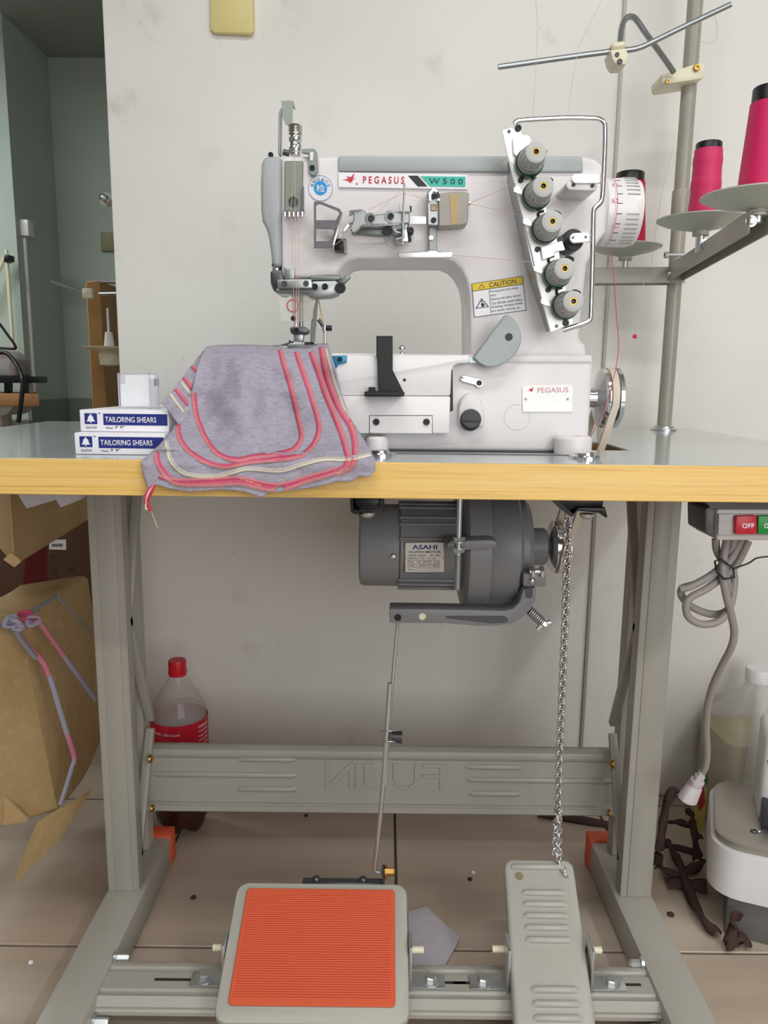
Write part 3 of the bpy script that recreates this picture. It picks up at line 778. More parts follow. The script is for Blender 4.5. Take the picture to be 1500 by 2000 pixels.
# thread cones
def cone(Dp, off, r0, r1, h, m, label, rings=0, ct=.003):
    base = V((Dp.x + off, Dp.y, Dp.z + .003))
    t = thing('thread_cone', label, 'thread cone', base, 'thread cones on the stand')
    prof = [(.006, 0), (r0 * .9, 0), (r0, .003)]
    n = 26
    for k in range(n + 1):
        q = k / n; prof.append((r0 + (r1 - r0) * q + (.0007 if rings and (k % 9) in (3, 4, 5) else 0), .003 + (h - .008) * q))
    prof += [(r1 * .85, h - .004), (1e-4, h - .004)]
    B().lathe(prof, base, (0, 0, 1), 36, caps=False).obj('thread_winding', m, t, smooth=50)
    B().lathe([(r1 * .95, h - .008), (r1 * .93, h + ct), (r1 * .88, h + ct + .0012), (r1 * .6, h + ct + .0012), (r1 * .6, h - .004)], base, (0, 0, 1), 28, caps=False).obj('cone_core', M_BLACK, t, smooth=50)
cone(D1, .0, .031, .024, .108, mat('crimson_thread', 'b5163f', .55, bump=(700, .3, .0004), stretch=(.2, .2, 3)), 'crimson thread cone half hidden behind the white graduated dial', 0, .009)
cone(D2, .002, .0205, .0183, .098, M_ROSE, 'slim rose pink thread cone on the middle spool plate', 1)
cone(D3, .002, .026, .0195, .104, M_MAGENTA, 'large magenta thread cone on the nearest spool plate', 0, .010)
# ================================================================== sewing machine
AY, AD = .92, .105          # front plane and depth of the arm
GY = .885                   # front plane of the bed
mach = thing('coverstitch_machine', 'white industrial coverstitch sewing machine with five tension knobs on the table', 'sewing machine', (.12, .97, .75))
b = B().slab([(549, 304), (1140, 304), (1162, 309), (1178, 322), (1186, 345), (1188, 400), (1185, 452), (1168, 474), (1147, 515), (1137, 600), (1131, 662), (1144, 674), (1147, 702),
      (918, 702), (918, 600), (916, 570), (911, 547), (901, 527), (887, 512), (868, 505), (700, 505), (684, 508), (672, 517), (664, 530), (658, 543), (549, 543)], AY, AD)
b.bevel(.005, 3, 45).obj('arm', M_WHITE, mach)
# bed block and sunken pan
bx0 = P(655, 800, GY).x; bx1 = P(1155, 800, GY).x
ztop = P(1000, 693, GY).z
b = B().box((bx0 - .06, GY + .003, .7505), (bx1, GY + .14, ztop)); b.bevel(.005, 3).obj('bed', M_WHITE, mach)
b = B().box((bx0 - .05, HY0 + .004, .7138), (HX1 - .07, HY1 - .004, .7505)); b.bevel(.004).obj('oil_pan', M_GREY, mach)
b = B().box((bx0 - .02, GY - .008, .7502), (bx1 - .01, GY + .09, .7515)); b.obj('base_gasket', M_BLACK, mach)
B().box((bx0 - .02, GY - .03, .7502), (bx1 - .02, GY - .012, .7508)).bevel(.0004, 1).obj('slide_rail', M_BRUSH, mach)
# round lugs
for px0, px1, py in ((716, 757, 868), (1086, 1160, 868)):
    a = P((px0 + px1) / 2, py, GY - .018); r = S((px1 - px0) / 2, GY - .018) * (1 if px0 > 1000 else 1.1)
    zt = P(px1, 853, GY - .018).z
    lg = B().lathe([(r, .7505), (r, zt - .003), (r - .003, zt), (r * .42, zt), (r * .42, zt - .004), (1e-4, zt - .004)], (a.x, GY - .008, 0), (0, 0, 1), 28)
    lg.obj('mounting_lug', M_WHITE, mach)
# face cover at the left of the head
b = B().slab([(509, 318), (514, 308), (524, 304), (549, 303), (549, 522), (531, 520), (528, 490), (524, 462), (519, 445), (512, 432), (509, 410), (508, 360)], AY - .003, AD - .012)
b.bevel(.006, 3, 50).obj('face_cover', M_GREY, mach)
screw(mach, 529, 303, AY + .03, 5, M_BLACK)
# grey top cover
b = B().slab([(660, 303), (1139, 304), (1140, 336), (660, 335)], AY - .004, AD + .004); b.bevel(.003, 2).obj('top_cover', mat('top_grey', 'a6acae', .4, bump=(250, .2, .0005)), mach)
# brand plate
bp = B().slab([(661, 336), (913, 341), (913, 370), (661, 366)], AY - .0025, .003).bevel(.0004, 1).obj('brand_plate', M_PAPER, mach)
PYb = AY - .0028
text(bp, 'P E G A S U S', [(709, 344), (790, 345), (789, 359), (709, 358)], PYb, M_RED, bold=.012)
B().slab([(797, 343), (816, 343), (835, 364), (816, 364)], PYb - .0002, .0004).obj('plate_stripe', M_INK, bp, smooth=0)
B().slab([(821, 344), (909, 345), (909, 365), (840, 364)], PYb - .0002, .0004).obj('plate_panel', M_TEAL, bp, smooth=0)
text(bp, 'W 5 0 0', [(838, 348), (904, 349), (904, 360), (838, 359)], PYb - .0003, mat('dark_teal_print', '1f4f55', .5), bold=.006)
def bird(cx, cy, k, Y, parent):
    b = B()
    for poly in ([(-10, 2), (2, -3), (12, -14), (8, 0), (6, 8), (-2, 9), (-3, 5), (-10, 4)], [(-8, -6), (2, -4), (-2, -1)], [(-16, 2), (14, -1), (14, 0), (-16, 3)]):
        b.slab([(cx + x * k, cy + y * k) for x, y in poly], Y, .0003)
    return b.obj('emblem', M_RED, parent, smooth=0)
bird(683, 349, .8, PYb - .0003, bp)
text(bp, '®', rect(695, 357, 699, 361), PYb, M_RED)
# round inspection sticker
c = P(626, 368, AY)
st = B().lathe([(S(23.5, AY), 0), (S(23.5, AY), .0006)], c - V((0, .0003, 0)), (0, -1, 0), 36).obj('round_sticker', mat('sticker_white', 'd8dde6', .4), mach)
B().lathe([(S(12.5, AY), 0), (S(12.5, AY), .0003)], c - V((0, .0009, 0)), (0, -1, 0), 28).obj('sticker_disc', mat('sticker_blue', '2590cf', .4), st)
text(st, '检', rect(617.5, 360.5, 634.5, 376), AY - .0012, M_PAPER, bold=.01)
M_STBL = mat('sticker_print', '5a6a94', .5)
ring = B(); 
for k in range(64):
    a0, a1 = 2 * math.pi * k / 64, 2 * math.pi * (k + 1) / 64; r0, r1 = S(22, AY), S(22.8, AY); q = lambda r, a: c + V((r * math.cos(a), -.0011, r * math.sin(a)))
    ring._add([q(r0, a0), q(r1, a0), q(r1, a1), q(r0, a1)], [(0, 1, 2, 3)])
ring.obj('sticker_ring', M_STBL, st, smooth=0)
for k, ch in enumerate('缝制设备行业'):
    a = math.radians(160 - 140 * k / 5); m_ = (626 + 17.5 * math.cos(a), 368 - 17.5 * math.sin(a)); ux, uy = math.sin(a), math.cos(a); h = 3.4
    qd = [(m_[0] - h * ux + h * uy, m_[1] - h * uy - h * ux), (m_[0] + h * ux + h * uy, m_[1] + h * uy - h * ux), (m_[0] + h * ux - h * uy, m_[1] + h * uy + h * ux), (m_[0] - h * ux - h * uy, m_[1] - h * uy + h * ux)]
    text(st, ch, qd, AY - .0009, M_STBL, thick=.0002)
# recessed thread window with plate
rw = B().slab([(556, 314), (592, 314), (591, 412), (555, 412)], AY - .004, .006).bevel(.001, 1).obj('thread_plate', mat('green_grey_metal', '8b9389', .4, .5), mach)
B().slab([(590, 364), (594, 364), (594, 410), (590, 410)], AY - .012, .012).obj('plate_lip', M_CHROME, rw)
B().lathe([(S(9, AY), 0), (S(9, AY), .002), (S(6.5, AY), .002), (S(6.5, AY), .0005), (1e-4, .0005)], P(573, 394, AY - .004), (0, -1, 0), 20).obj('plate_eyelet', M_DSTEEL, rw)
fk = B().slab([(553, 411), (592, 411), (592, 416), (553, 416)], AY - .014, .016)
for k in range(5):
    x = 556 + k * 8.4; fk.cyl(P(x, 414, AY - .016), P(x, 423, AY - .016), .0016, n=8)
fk.obj('thread_comb', M_CHROME, mach)
# upright thread hook above the head
b = B().slab([(543, 301), (548, 301), (549, 224), (553, 213), (549, 210), (544, 220)], AY + .02, .012).bevel(.0006, 1); b.obj('hook_upright', M_BRUSH, mach)
b = B().slab([(549, 197), (572, 196), (571, 235), (568, 241), (562, 244), (557, 241), (553, 233), (551, 215)], AY + .014, .0025)
b.prism([P(549, 197, AY + .014), P(572, 196, AY + .014), P(577, 214, AY + .035), P(571, 210, AY + .035), P(550, 200, AY + .035)], (0, .002, 0)); b.obj('hook_tongue', mat('hook_steel', '9aa39e', .35, .7), mach)
# pressure regulator knob
k0 = P(577, 304, AY + .03); u = S(1, AY + .03)
B().lathe([(10 * u, 0), (10 * u, 4 * u), (12 * u, 6 * u), (12.5 * u, 18 * u), (10 * u, 22 * u), (12 * u, 25 * u), (12 * u, 34 * u), (10.5 * u, 36 * u)], k0, (0, 0, 1), 24).obj('regulator_collar', M_CHROME, mach)
kn = B().lathe([(12.8 * u, 36 * u), (13 * u, 37 * u)] + [(13 * u - (.0004 if i % 2 else 0), (37 + i * 1.6) * u) for i in range(9)] + [(11 * u, 53 * u), (6 * u, 53 * u), (6 * u, 50 * u), (1e-4, 50 * u)], k0, (0, 0, 1), 28); kn.obj('regulator_knob', mat('nickel', 'd2cbc4', .25, 1), mach)
# slotted bracket
b = B().slab([(590, 291), (612, 290), (619, 296), (621, 335), (615, 343), (607, 342), (603, 336), (602, 300), (590, 299)], AY - .006, .004).bevel(.0006, 1); br = b.obj('slotted_bracket', mat('blue_grey_steel', '8e9896', .4, .6), mach)
B().slab([(606, 297), (612, 297), (611, 313), (606, 313)], AY - .0064, .001).obj('slot', M_PAPER, br)
screw(br, 610, 328, AY - .006, 5, M_BLACK)
B().cyl(P(553, 297, AY + .02), P(565, 300, AY + .02), .0035, n=10).obj('stop_screw', M_DSTEEL, mach)
# triangular guard of the take-up
YG = AY - .022
def loop_frame(name, outer, inner, Y, d, m, parent):
    """frame plate: outer outline with holes (each hole has as many points as it is bridged to)"""
    b = B()
    for o_, i_ in zip(outer, inner):
        n = len(o_)
        A = pp(o_, Y); I = pp(i_, Y); dv = V((0, d, 0))
        for k in range(n):
            j = (k + 1) % n
            b.hexa([A[k], A[j], A[j] + dv, A[k] + dv, I[k], I[j], I[j] + dv, I[k] + dv])
    return b.obj(name, m, parent, smooth=30)
M_GUARD = mat('guard_grey', '6c6a6f', .4, .4)
loop_frame('take_up_guard', [[(613, 394), (625, 393), (664, 408), (669, 418), (659, 438), (613, 437)], [(613, 437), (657, 438), (661, 450), (653, 470), (648, 484), (613, 484)]],
           [[(617, 400), (624, 397), (659, 411), (663, 418), (656, 430), (617, 430)], [(617, 446), (648, 446), (653, 452), (647, 466), (642, 471), (617, 471)]], YG, .004, M_GUARD, mach)
B().strap([P(668, 416, YG), P(651, 478, YG), P(680, 442, YG + .004), P(688, 438, YG + .01)], (0, 1, 0), .010, .0018).obj('guard_edge', M_CHROME, mach)
B().slab([(653, 466), (676, 466), (676, 489), (653, 489)], YG + .002, .02).bevel(.001).obj('guard_block', M_BLKMET, mach)
B().slab([(668, 468), (677, 468), (677, 490), (672, 490), (671, 474)], YG, .02).obj('guard_clip', M_CHROME, mach)
# take-up lever
b = B().slab([(681, 411), (706, 408), (714, 414), (722, 421), (778, 413), (800, 412), (800, 436), (770, 438), (707, 442), (700, 450), (690, 456), (683, 447), (690, 430), (690, 418)], AY - .028, .006).bevel(.001, 1)
b.obj('take_up_lever', M_BRUSH, mach)
B().slab([(706, 438), (780, 434), (782, 440), (706, 443)], AY - .034, .010).bevel(.0006, 1).obj('lever_rail', M_CHROME, mach)
B().slab([(682, 412), (706, 409), (706, 412), (688, 415), (688, 421), (682, 422)], AY - .03, .003).obj('lever_lip', M_CHROME, mach)
for px, py in ((723, 427), (761, 423)):
    B().lathe([(S(10, AY), 0), (S(10, AY), .0015)], P(px, py, AY - .028), (0, -1, 0), 20).obj('washer', M_CHROME, mach)
    screw(mach, px + 2, py, AY - .0295, 6, M_BLACK)
B().slab([(684, 446), (762, 444), (764, 460), (745, 461), (688, 457)], AY - .018, .01).bevel(.001).obj('link_bar', mat('pewter', '7d837f', .4, .5), mach)
B().lathe([(S(29, AY), 0), (S(28, AY), .003)], P(779, 458, AY), (0, -1, 0), 32).obj('cover_disc', M_WHITE2, mach)
b = B().lathe([(S(17, AY), 0), (S(17, AY), .022), (S(14, AY), .024), (S(12, AY), .024), (S(12, AY), .021), (1e-4, .021)], P(780, 448, AY - .003), (0, -1, 0), 28); b.obj('crank_hub', M_BRUSH, mach)
B().slab([(776, 446), (784, 446), (784, 449), (776, 449)], AY - .0285, .006).obj('hub_slot', M_DSTEEL, mach)
B().slab([(784, 436), (794, 440), (798, 470), (796, 473), (776, 473), (772, 466), (786, 462)], AY - .032, .02).bevel(.001).obj('crank_bracket', M_CHROME, mach)
B().slab([(797, 445), (808, 447), (808, 455), (803, 458), (804, 470), (797, 471)], AY - .026, .012).bevel(.001).obj('crank_clamp', M_BLKMET, mach)
for px, py, r in ((757, 452, 8), (802, 450, 6)): screw(mach, px, py, AY - .027, r, M_BLACK)
B().cyl(P(790, 358, AY - .034), P(786, 478, AY - .034), .0013, n=8).obj('thread_pin', M_STEEL, mach)
B().slab([(780, 394), (800, 396), (801, 414), (779, 413)], AY - .034, .018).bevel(.001).obj('thread_felt', mat('felt_white', 'c9cac6', .8), mach)
B().slab([(800, 402), (804, 402), (804, 411), (800, 411)], AY - .03, .01).obj('felt_clip', M_BLKMET, mach)
b = B().slab([(799, 422), (832, 423), (832, 437), (799, 437)], AY - .018, .003); b.obj('link_plate', M_CHROME, mach)
# oil-cloth box with holder and T-shaped guide
b = B().slab([(834, 376), (840, 369), (848, 368), (857, 374), (858, 441), (835, 440)], AY - .022, .02).bevel(.001, 1).obj('box_holder', M_BRUSH, mach)
loop_frame('holder_loop', [[(838, 392), (838, 378), (845, 368), (853, 370), (859, 380), (859, 392)]], [[(842, 392), (842, 380), (846, 373), (851, 374), (854, 382), (854, 392)]], AY - .028, .003, M_CHROME, mach)
for y in (384, 430): screw(mach, 847, y, AY - .023, 5, M_BLACK)
B().slab([(841, 398), (854, 398), (854, 412), (841, 412)], AY - .0235, .004).bevel(.0008, 1).obj('holder_window', mat('amber_film', 'b09a78', .4), mach)
o = B().slab([(857, 378), (890, 374), (916, 376), (916, 392), (913, 437), (890, 441), (857, 442)], AY - .028, .026).bevel(.001, 1).obj('silicone_box', mat('frosted_plastic', 'b5b1a8', .4, trans=.25, alpha=.9), mach)
B().slab([(878, 379), (895, 380), (894, 438), (882, 438)], AY - .0286, .001).obj('box_felt', mat('tan_felt', 'b8a078', .9), o)
B().cyl(P(915, 397, AY - .02), P(919, 397, AY - .02), .0025, n=8).obj('box_eyelet', M_STEEL, mach)
B().slab([(838, 441), (853, 441), (853, 492), (838, 492)], AY - .012, .004).bevel(.0005, 1).obj('guide_stem', mat('stem_steel', '8d9192', .4, .7), mach)
B().lathe([(S(5, AY), 0), (S(4, AY), .003)], P(842, 465, AY - .012), (0, -1, 0), 14).obj('stem_rivet', M_CHROME, mach)
b = B().slab([(777, 493), (834, 491), (838, 489), (852, 489), (856, 492), (885, 491), (884, 499), (880, 503), (779, 503)], AY - .022, .004).bevel(.0006, 1)
b.obj('t_guide', M_CHROME, mach)

# ---- tension assembly
TYp = .874
b = B().slab([(980, 254), (1003, 247), (1003, 240), (1018, 240), (1020, 262), (1035, 264), (1041, 290), (1049, 330), (1054, 352), (1058, 375), (1068, 410), (1072, 432), (1090, 470), (1094, 505), (1098, 530), (1106, 562), (1110, 590), (1121, 632), (1075, 650), (1062, 600), (1050, 552), (1040, 500), (1025, 440), (1012, 390), (1003, 350), (990, 300)], TYp, .003).bevel(.0008, 1)
b.obj('tension_plate', mat('glare_white_plate', 'ffffff', .25, .1), mach)  # pure white base colour stands in for specular glare on the metal
B().slab([(1001, 270), (1010, 264), (1031, 263), (1036, 282), (1012, 308), (1003, 300)], TYp - .004, .003).bevel(.0006, 1).obj('tension_flap', mat('glare_white_plate', '', .25), mach)
B().slab([(1001, 300), (1050, 470), (1075, 560), (1092, 640), (1080, 645), (1040, 520), (1000, 340)], TYp + .003, .035).obj('tension_base', M_BRUSH, mach)
for px, py in ((1012, 251), (1105, 631)): screw(mach, px, py, TYp, 6, M_BLACK)
for px, py in ((994, 257), (1087, 637)): screw(mach, px, py, TYp, 3, M_DSTEEL)
kg = B().lathe([(1.02, 0), (1.08, .12), (1.08, .42), (1.0, .48)], (0, 0, 0), (0, 0, 1), 28).mesh('tension_ring', mat('dark_green', '1f4a3a', .35), 40, V((0, 0, 0)))[0]
ks = B().lathe([(.98, .48), (1.0, .52), (1.0, .72), (.92, .75), (.96, .80), (.95, .98), (.86, 1.0)], (0, 0, 0), (0, 0, 1), 28).mesh('tension_sleeve', mat('knob_grey_dark', '9b9d9a', .4), 40, V((0, 0, 0)))[0]
b = B(); n = 56; rings = []
for (r, h, w_) in ((.90, .98, 0), (.90, 1.0, 1), (.80, 1.62, 1), (.76, 1.70, 0), (.62, 1.73, 0), (.29, 1.73, 0), (.29, 1.55, 0)):
    rings.append([b.bm.verts.new(V((math.cos(2 * math.pi * i / n), math.sin(2 * math.pi * i / n), 0)) * (r - (.06 if w_ and i % 4 in (0, 1) else 0)) + V((0, 0, h))) for i in range(n)])
for a, c in zip(rings, rings[1:]):
    for i in range(n): b.bm.faces.new((a[i], a[(i + 1) % n], c[(i + 1) % n], c[i]))
kk = b.mesh('tension_knob', mat('knob_grey', 'b4b6b4', .45), 25, V((0, 0, 0)))[0]
kb = B().lathe([(.30, 1.70), (.27, 1.725), (.20, 1.725), (.20, 1.5), (1e-4, 1.5)], (0, 0, 0), (0, 0, 1), 18, caps=False).mesh('knob_bush', M_BRASS, 40, V((0, 0, 0)))[0]
kc = B().lathe([(.20, 1.6), (1e-4, 1.6)], (0, 0, 0), (0, 0, 1), 14, caps=False).mesh('knob_bore', M_BLACK, 40, V((0, 0, 0)))[0]
for tx, ty in ((1047, 299), (1061, 366), (1079, 435), (1103, 527), (1120, 591)):
    yt = TYp - .044
    tip = P(tx, ty, yt); sc_ = S(25, TYp - .02)
    mtx = axis_mtx((tip.x, TYp - .0005, tip.z), (0, -1, .03), (sc_, sc_, .044 / 1.73))
    for nm, me in (('tension_ring', kg), ('tension_sleeve', ks), ('tension_knob', kk), ('knob_bush', kb), ('knob_bore', kc)):
        inst(nm, me, mach, mtx)
# black thread hooks beside the knobs
for px, py in ((1056, 293), (1068, 350), (1083, 416), (1109, 504), (1122, 570)):
    B().tube(spline([P(px - 8, py + 4, TYp - .012), P(px, py - 2, TYp - .014), P(px + 10, py + 2, TYp - .014), P(px + 6, py + 7, TYp - .014)], 4), .0016, 6).obj('thread_hook', M_BLACK, mach, smooth=80)
for px, py in ((1017, 352), (1037, 395), (1071, 566), (1050, 487)):
    screw(mach, px, py, TYp - .001, 5, M_BLACK)
for px, py in ((1010, 370), (1028, 432), (1049, 524), (1063, 588)):
    B().slab([(px - 6, py - 4), (px + 2, py - 6), (px + 14, py + 10), (px + 4, py + 8), (px - 6, py + 4)], TYp - .006, .0015).obj('thread_eyelet', M_CHROME, mach)
for (x0, y0, x1, y1) in ((1022, 280, 1032, 296), (1040, 348, 1050, 362), (1052, 412, 1062, 426), (1072, 500, 1082, 514), (1088, 562, 1098, 578)):
    B().tube(spline([P(x1, y0, TYp - .001), P(x0, y0 + 4, TYp - .002), P(x0 + 1, y1, TYp - .001)], 5), .0013, 6).obj('thread_slot', M_BLKMET, mach, smooth=80)
# wire guard around the tension knobs
YW = .868
B().tube(spline([P(1004, 242, YW), P(1008, 238, YW), P(1016, 235, YW), P(1060, 232, YW), P(1110, 230, YW), P(1160, 231, YW), P(1172, 233, YW), P(1180, 240, YW), P(1182, 252, YW), P(1181, 300, YW), P(1178, 360, YW), P(1176, 388, YW), P(1171, 398, YW), P(1162, 407, YW), P(1159, 420, YW), P(1158, 480, YW), P(1156, 560, YW), P(1154, 618, YW), P(1151, 626, YW), P(1140, 632, YW), P(1100, 645, YW)], 4), .0024, 8, flat=1.3).obj('guard_wire', M_CHROME, mach, smooth=80)
for tab in ([(1116, 345), (1122, 339), (1176, 339), (1176, 358), (1122, 358), (1116, 352)], [(1113, 461), (1119, 455), (1159, 453), (1159, 472), (1119, 475), (1113, 469)]):
    B().slab(tab, YW + .002, .003).bevel(.0008, 1).obj('guard_tab', mat('glare_white_plate', '', .25), mach)
B().slab([(1106, 356), (1116, 350), (1163, 354), (1168, 362), (1164, 373), (1112, 371), (1106, 366)], YW + .005, .05).bevel(.003).obj('guard_mount', M_WHITE2, mach)
for px, py in ((1120, 361), (1157, 363)): screw(mach, px, py, YW + .005, 3.5, M_BLACK)
B().lathe([(S(20, AY), 0), (S(20, AY), .03), (S(17, AY), .034)], P(1107, 478, AY), (0, -1, 0), 24).obj('release_knob', M_BLKMET, mach)
B().lathe([(S(7, AY), 0), (S(7, AY), .012)], P(1090, 473, AY - .034), (0, -1, 0), 16).obj('release_screw', M_BLACK, mach)
screw(mach, 1119, 464, YW + .002, 2.5, M_DSTEEL); screw(mach, 1144, 463, YW + .002, 2.5, M_DSTEEL)
B().slab([(1056, 482), (1098, 470), (1104, 488), (1084, 492), (1082, 500), (1060, 508)], TYp - .004, .0025).bevel(.0006, 1).obj('tension_cam', mat('glare_white_plate', '', .25), mach)

# ---- graduated dial (handwheel)
dz_ = 1.034; DX0, DX1, DR, DYc = P(1168, 410, .985).x, P(1240, 410, .985).x, .0395, .985
dial = place(bpy.data.objects.new('handwheel', None), mach, ((DX0 + DX1) / 2, DYc, dz_)); COL.objects.link(dial)
dl = DX1 - DX0
B().lathe([(DR * .9, 0), (DR * .97, .003), (DR * .97, .010), (DR, .0105), (DR, dl * .72), (DR * .985, dl * .86), (DR * .93, dl), (DR * .6, dl)], (DX0, DYc, dz_), X, 60).obj('wheel_rim', M_WHITE2, dial)
B().lathe([(DR * 1.002, .0117), (DR * 1.006, .012), (DR * 1.002, .0123)], (DX0, DYc, dz_), X, 60, caps=False).obj('red_line', M_RED, dial)
gr = B().box((-.0075, -.0006, 0), (.0075, .0006, .0010)).mesh('grip_ridge', M_GREY, 0, V((0, 0, 0)))[0]
tk = B().box((-.003, -.0004, 0), (.003, .0004, .0003)).mesh('graduation', M_INK, 0, V((0, 0, 0)))[0]
def around(me, nm, x, a, r):
    d = V((0, -math.cos(a), math.sin(a))); m = Matrix((V(X), d.cross(V(X)), d)).transposed().to_4x4(); m.translation = V((x, DYc, dz_)) + d * r
    inst(nm, me, dial, m)
for k in range(-9, 10):
    a = math.radians(k * 8.2 + 4)
    if abs(k * 8.2 + 4 - 6) > 12: around(gr, 'grip_ridge', DX0 + dl * .70, a, DR * .994)
    if k % 2 == 0: around(tk, 'graduation', DX0 + dl * .34, a, DR)
for s_, py in (('5.0', 363), ('5.2', 392), ('5.5', 441)):
    dy = (py - 405) / 62; yy = DYc - DR * math.sqrt(max(.05, 1 - dy * dy)) - .0006
    text(dial, s_, rect(1196, py - 4, 1208, py + 4), yy, M_RED)
a = P(1231, 392, DYc - DR * .93); B().lathe([(.0032, 0), (.0032, .0008)], a, (0, -1, .1), 14).obj('wheel_hole', M_DSTEEL, dial)
B().cyl((P(1130, 405, .985).x, DYc, dz_), (DX0 + .001, DYc, dz_), DR * .8, n=32).obj('wheel_boss', M_WHITE, dial)
# lower pulley
px0 = .262
pu = place(bpy.data.objects.new('belt_pulley', None), mach, (.28, .985, .811)); COL.objects.link(pu)
B().lathe([(.012, -.03), (.012, .0), (.0125, .004), (.022, .006), (.035, .009), (.0375, .0125), (.0375, .0145), (.031, .016), (.031, .025), (.0375, .0265), (.0375, .031), (.034, .033), (.015, .033)], (px0, .985, .811), X, 44).obj('pulley_wheel', M_CHROME, pu)

# ---- bed details
CY = .872
up_ = B().slab([(540, 697), (600, 694), (917, 693), (918, 709), (896, 710), (887, 714), (882, 724), (880, 773), (540, 773)], CY, .016).bevel(.002, 2, 50).obj('looper_cover', M_WHITE2, mach)
lo_ = B().slab([(540, 773), (880, 774), (878, 847), (540, 847)], CY - .003, .018).bevel(.002, 2, 50).obj('front_cover', M_WHITE2, mach)
ip = B().slab([(722, 812), (844, 813), (844, 847), (722, 846)], CY - .0042, .0016).bevel(.0005, 1).obj('cover_plate', M_WHITE2, lo_)
b = B()
for q in (rect(721, 811, 845, 812.2), rect(721, 812, 722, 847), rect(844, 813, 845, 847)): b.slab(q, CY - .0033, .0006)
b.obj('plate_gap', M_INK, lo_, smooth=0)
for px in (735, 833): screw(ip, px, 824, CY - .0042, 6.5, M_BLACK)
B().lathe([(S(3, CY), 0), (S(3, CY), .0004)], P(790, 742, CY), (0, -1, 0), 12).obj('oil_hole', M_BLACK, up_)
B().slab([(880, 725), (884, 722), (885, 802), (880, 804)], CY + .006, .008).obj('cover_gap', M_BLACK, mach)
g_ = B().slab([(735, 656), (767, 656), (767, 723), (790, 769), (789, 772), (712, 772), (712, 766), (720, 764), (720, 756), (733, 756), (734, 764), (739, 764), (737, 700), (735, 698)], CY - .009, .006).bevel(.0008, 1).obj('fabric_guide', M_BLACK, mach)
B().slab([(712, 765), (790, 765), (790, 773), (711, 773)], CY - .03, .03).bevel(.0008, 1).obj('guide_foot', M_BLACK, g_)
B().lathe([(.0026, -.014), (.0026, -.004)], P(785, 681, GY + .01), (0, 0, 1), 10).obj('ball_stem', M_STEEL, mach)
B().ball(P(785, 681, GY + .01), S(7, GY)).obj('ball_knob', M_CHROME, mach, smooth=80)
B().slab([(645, 695), (678, 694), (677, 708), (668, 711), (661, 712), (655, 722), (645, 722)], CY - .002, .01).bevel(.001).obj('blue_bracket', mat('blue_steel', '2f7fa6', .35, .3), mach)
screw(mach, 664, 702, CY - .002, 5, M_BLACK)
lv2 = B().slab([(899, 740), (902, 734), (908, 733), (936, 739), (943, 743), (945, 750), (941, 756), (934, 757), (928, 752), (902, 745)], GY - .002, .004).bevel(.0006, 1).obj('thread_arm', M_CHROME, mach)
screw(lv2, 936, 748, GY - .002, 5.5, M_BLACK); screw(lv2, 903, 738, GY - .002, 2, M_DSTEEL)
bs = [(896, 835), (896, 800), (900, 783), (909, 771), (920, 767), (931, 770), (941, 782), (946, 800), (946, 835)]
B().slab(bs, GY - .008, .012).bevel(.004, 3, 25).obj('oil_boss', M_WHITE, mach)
c = P(918, 822, GY - .008); r = S(20, GY)
B().lathe([(r * 1.02, 0), (r, .010), (r * .88, .012), (1e-4, .0122)], c, V((0, -1, .25)), 28).obj('oil_cap', mat('cap_black', '303136', .4), mach)
B().slab([(900, 820), (937, 820), (937, 824), (900, 824)], GY - .0215, .006).bevel(.001).obj('cap_rib', mat('cap_black', '', .4), mach)
# half-round speckled cover
pts = [(925, 698), (990, 613), (1003, 622), (1012, 634), (1018, 650), (1018, 666), (1013, 682), (1003, 696), (988, 708), (970, 715), (952, 717), (936, 709)]
hr = B().slab(pts, GY - .014, .02).bevel(.001, 1, 50).obj('half_round_cover', M_GREYB, mach)
B().lathe([(S(7, GY), 0), (S(7, GY), .0006)], P(994, 658, GY - .0141), (0, -1, 0), 20).obj('cover_hole', M_BLACK, hr)
B().slab([(915, 697), (930, 697), (940, 708), (918, 709)], GY - .004, .006).obj('cover_clip', mat('pale_blue_steel', 'a9bcc2', .3, .5), mach)
# shoulder step above the bed and panel line
B().slab([(920, 694), (1156, 694), (1156, 708), (920, 708)], GY + .001, .004).bevel(.001).obj('bed_shoulder', M_WHITE, mach)
# serial plate
sp = B().slab([(1020, 754), (1119, 752), (1118, 805), (1020, 805)], GY + .0015, .002).bevel(.0005, 1).obj('serial_plate', mat('bright_card', 'f2f2f2', .3), mach)
SPY = GY + .0014
text(sp, 'PEGASUS', [(1050, 757), (1110, 756), (1110, 766), (1050, 767)], SPY, mat('faint_red', 'd59aa4', .5))
bird(1037, 761, .45, SPY, sp)
for px in (1027, 1109): inst('rivet', small('dome', M_STEEL), sp, axis_mtx(P(px, 779, SPY), (0, -1, 0), .0016))
# embossed circle
cc = P(1010, 814, GY + .003); rr = S(25, GY)
B().tube([cc + V((rr * math.cos(a), 0, rr * math.sin(a))) for a in [2 * math.pi * k / 40 for k in range(40)]], .0006, 6, closed=True).obj('embossed_ring', M_WHITE, mach, smooth=80)
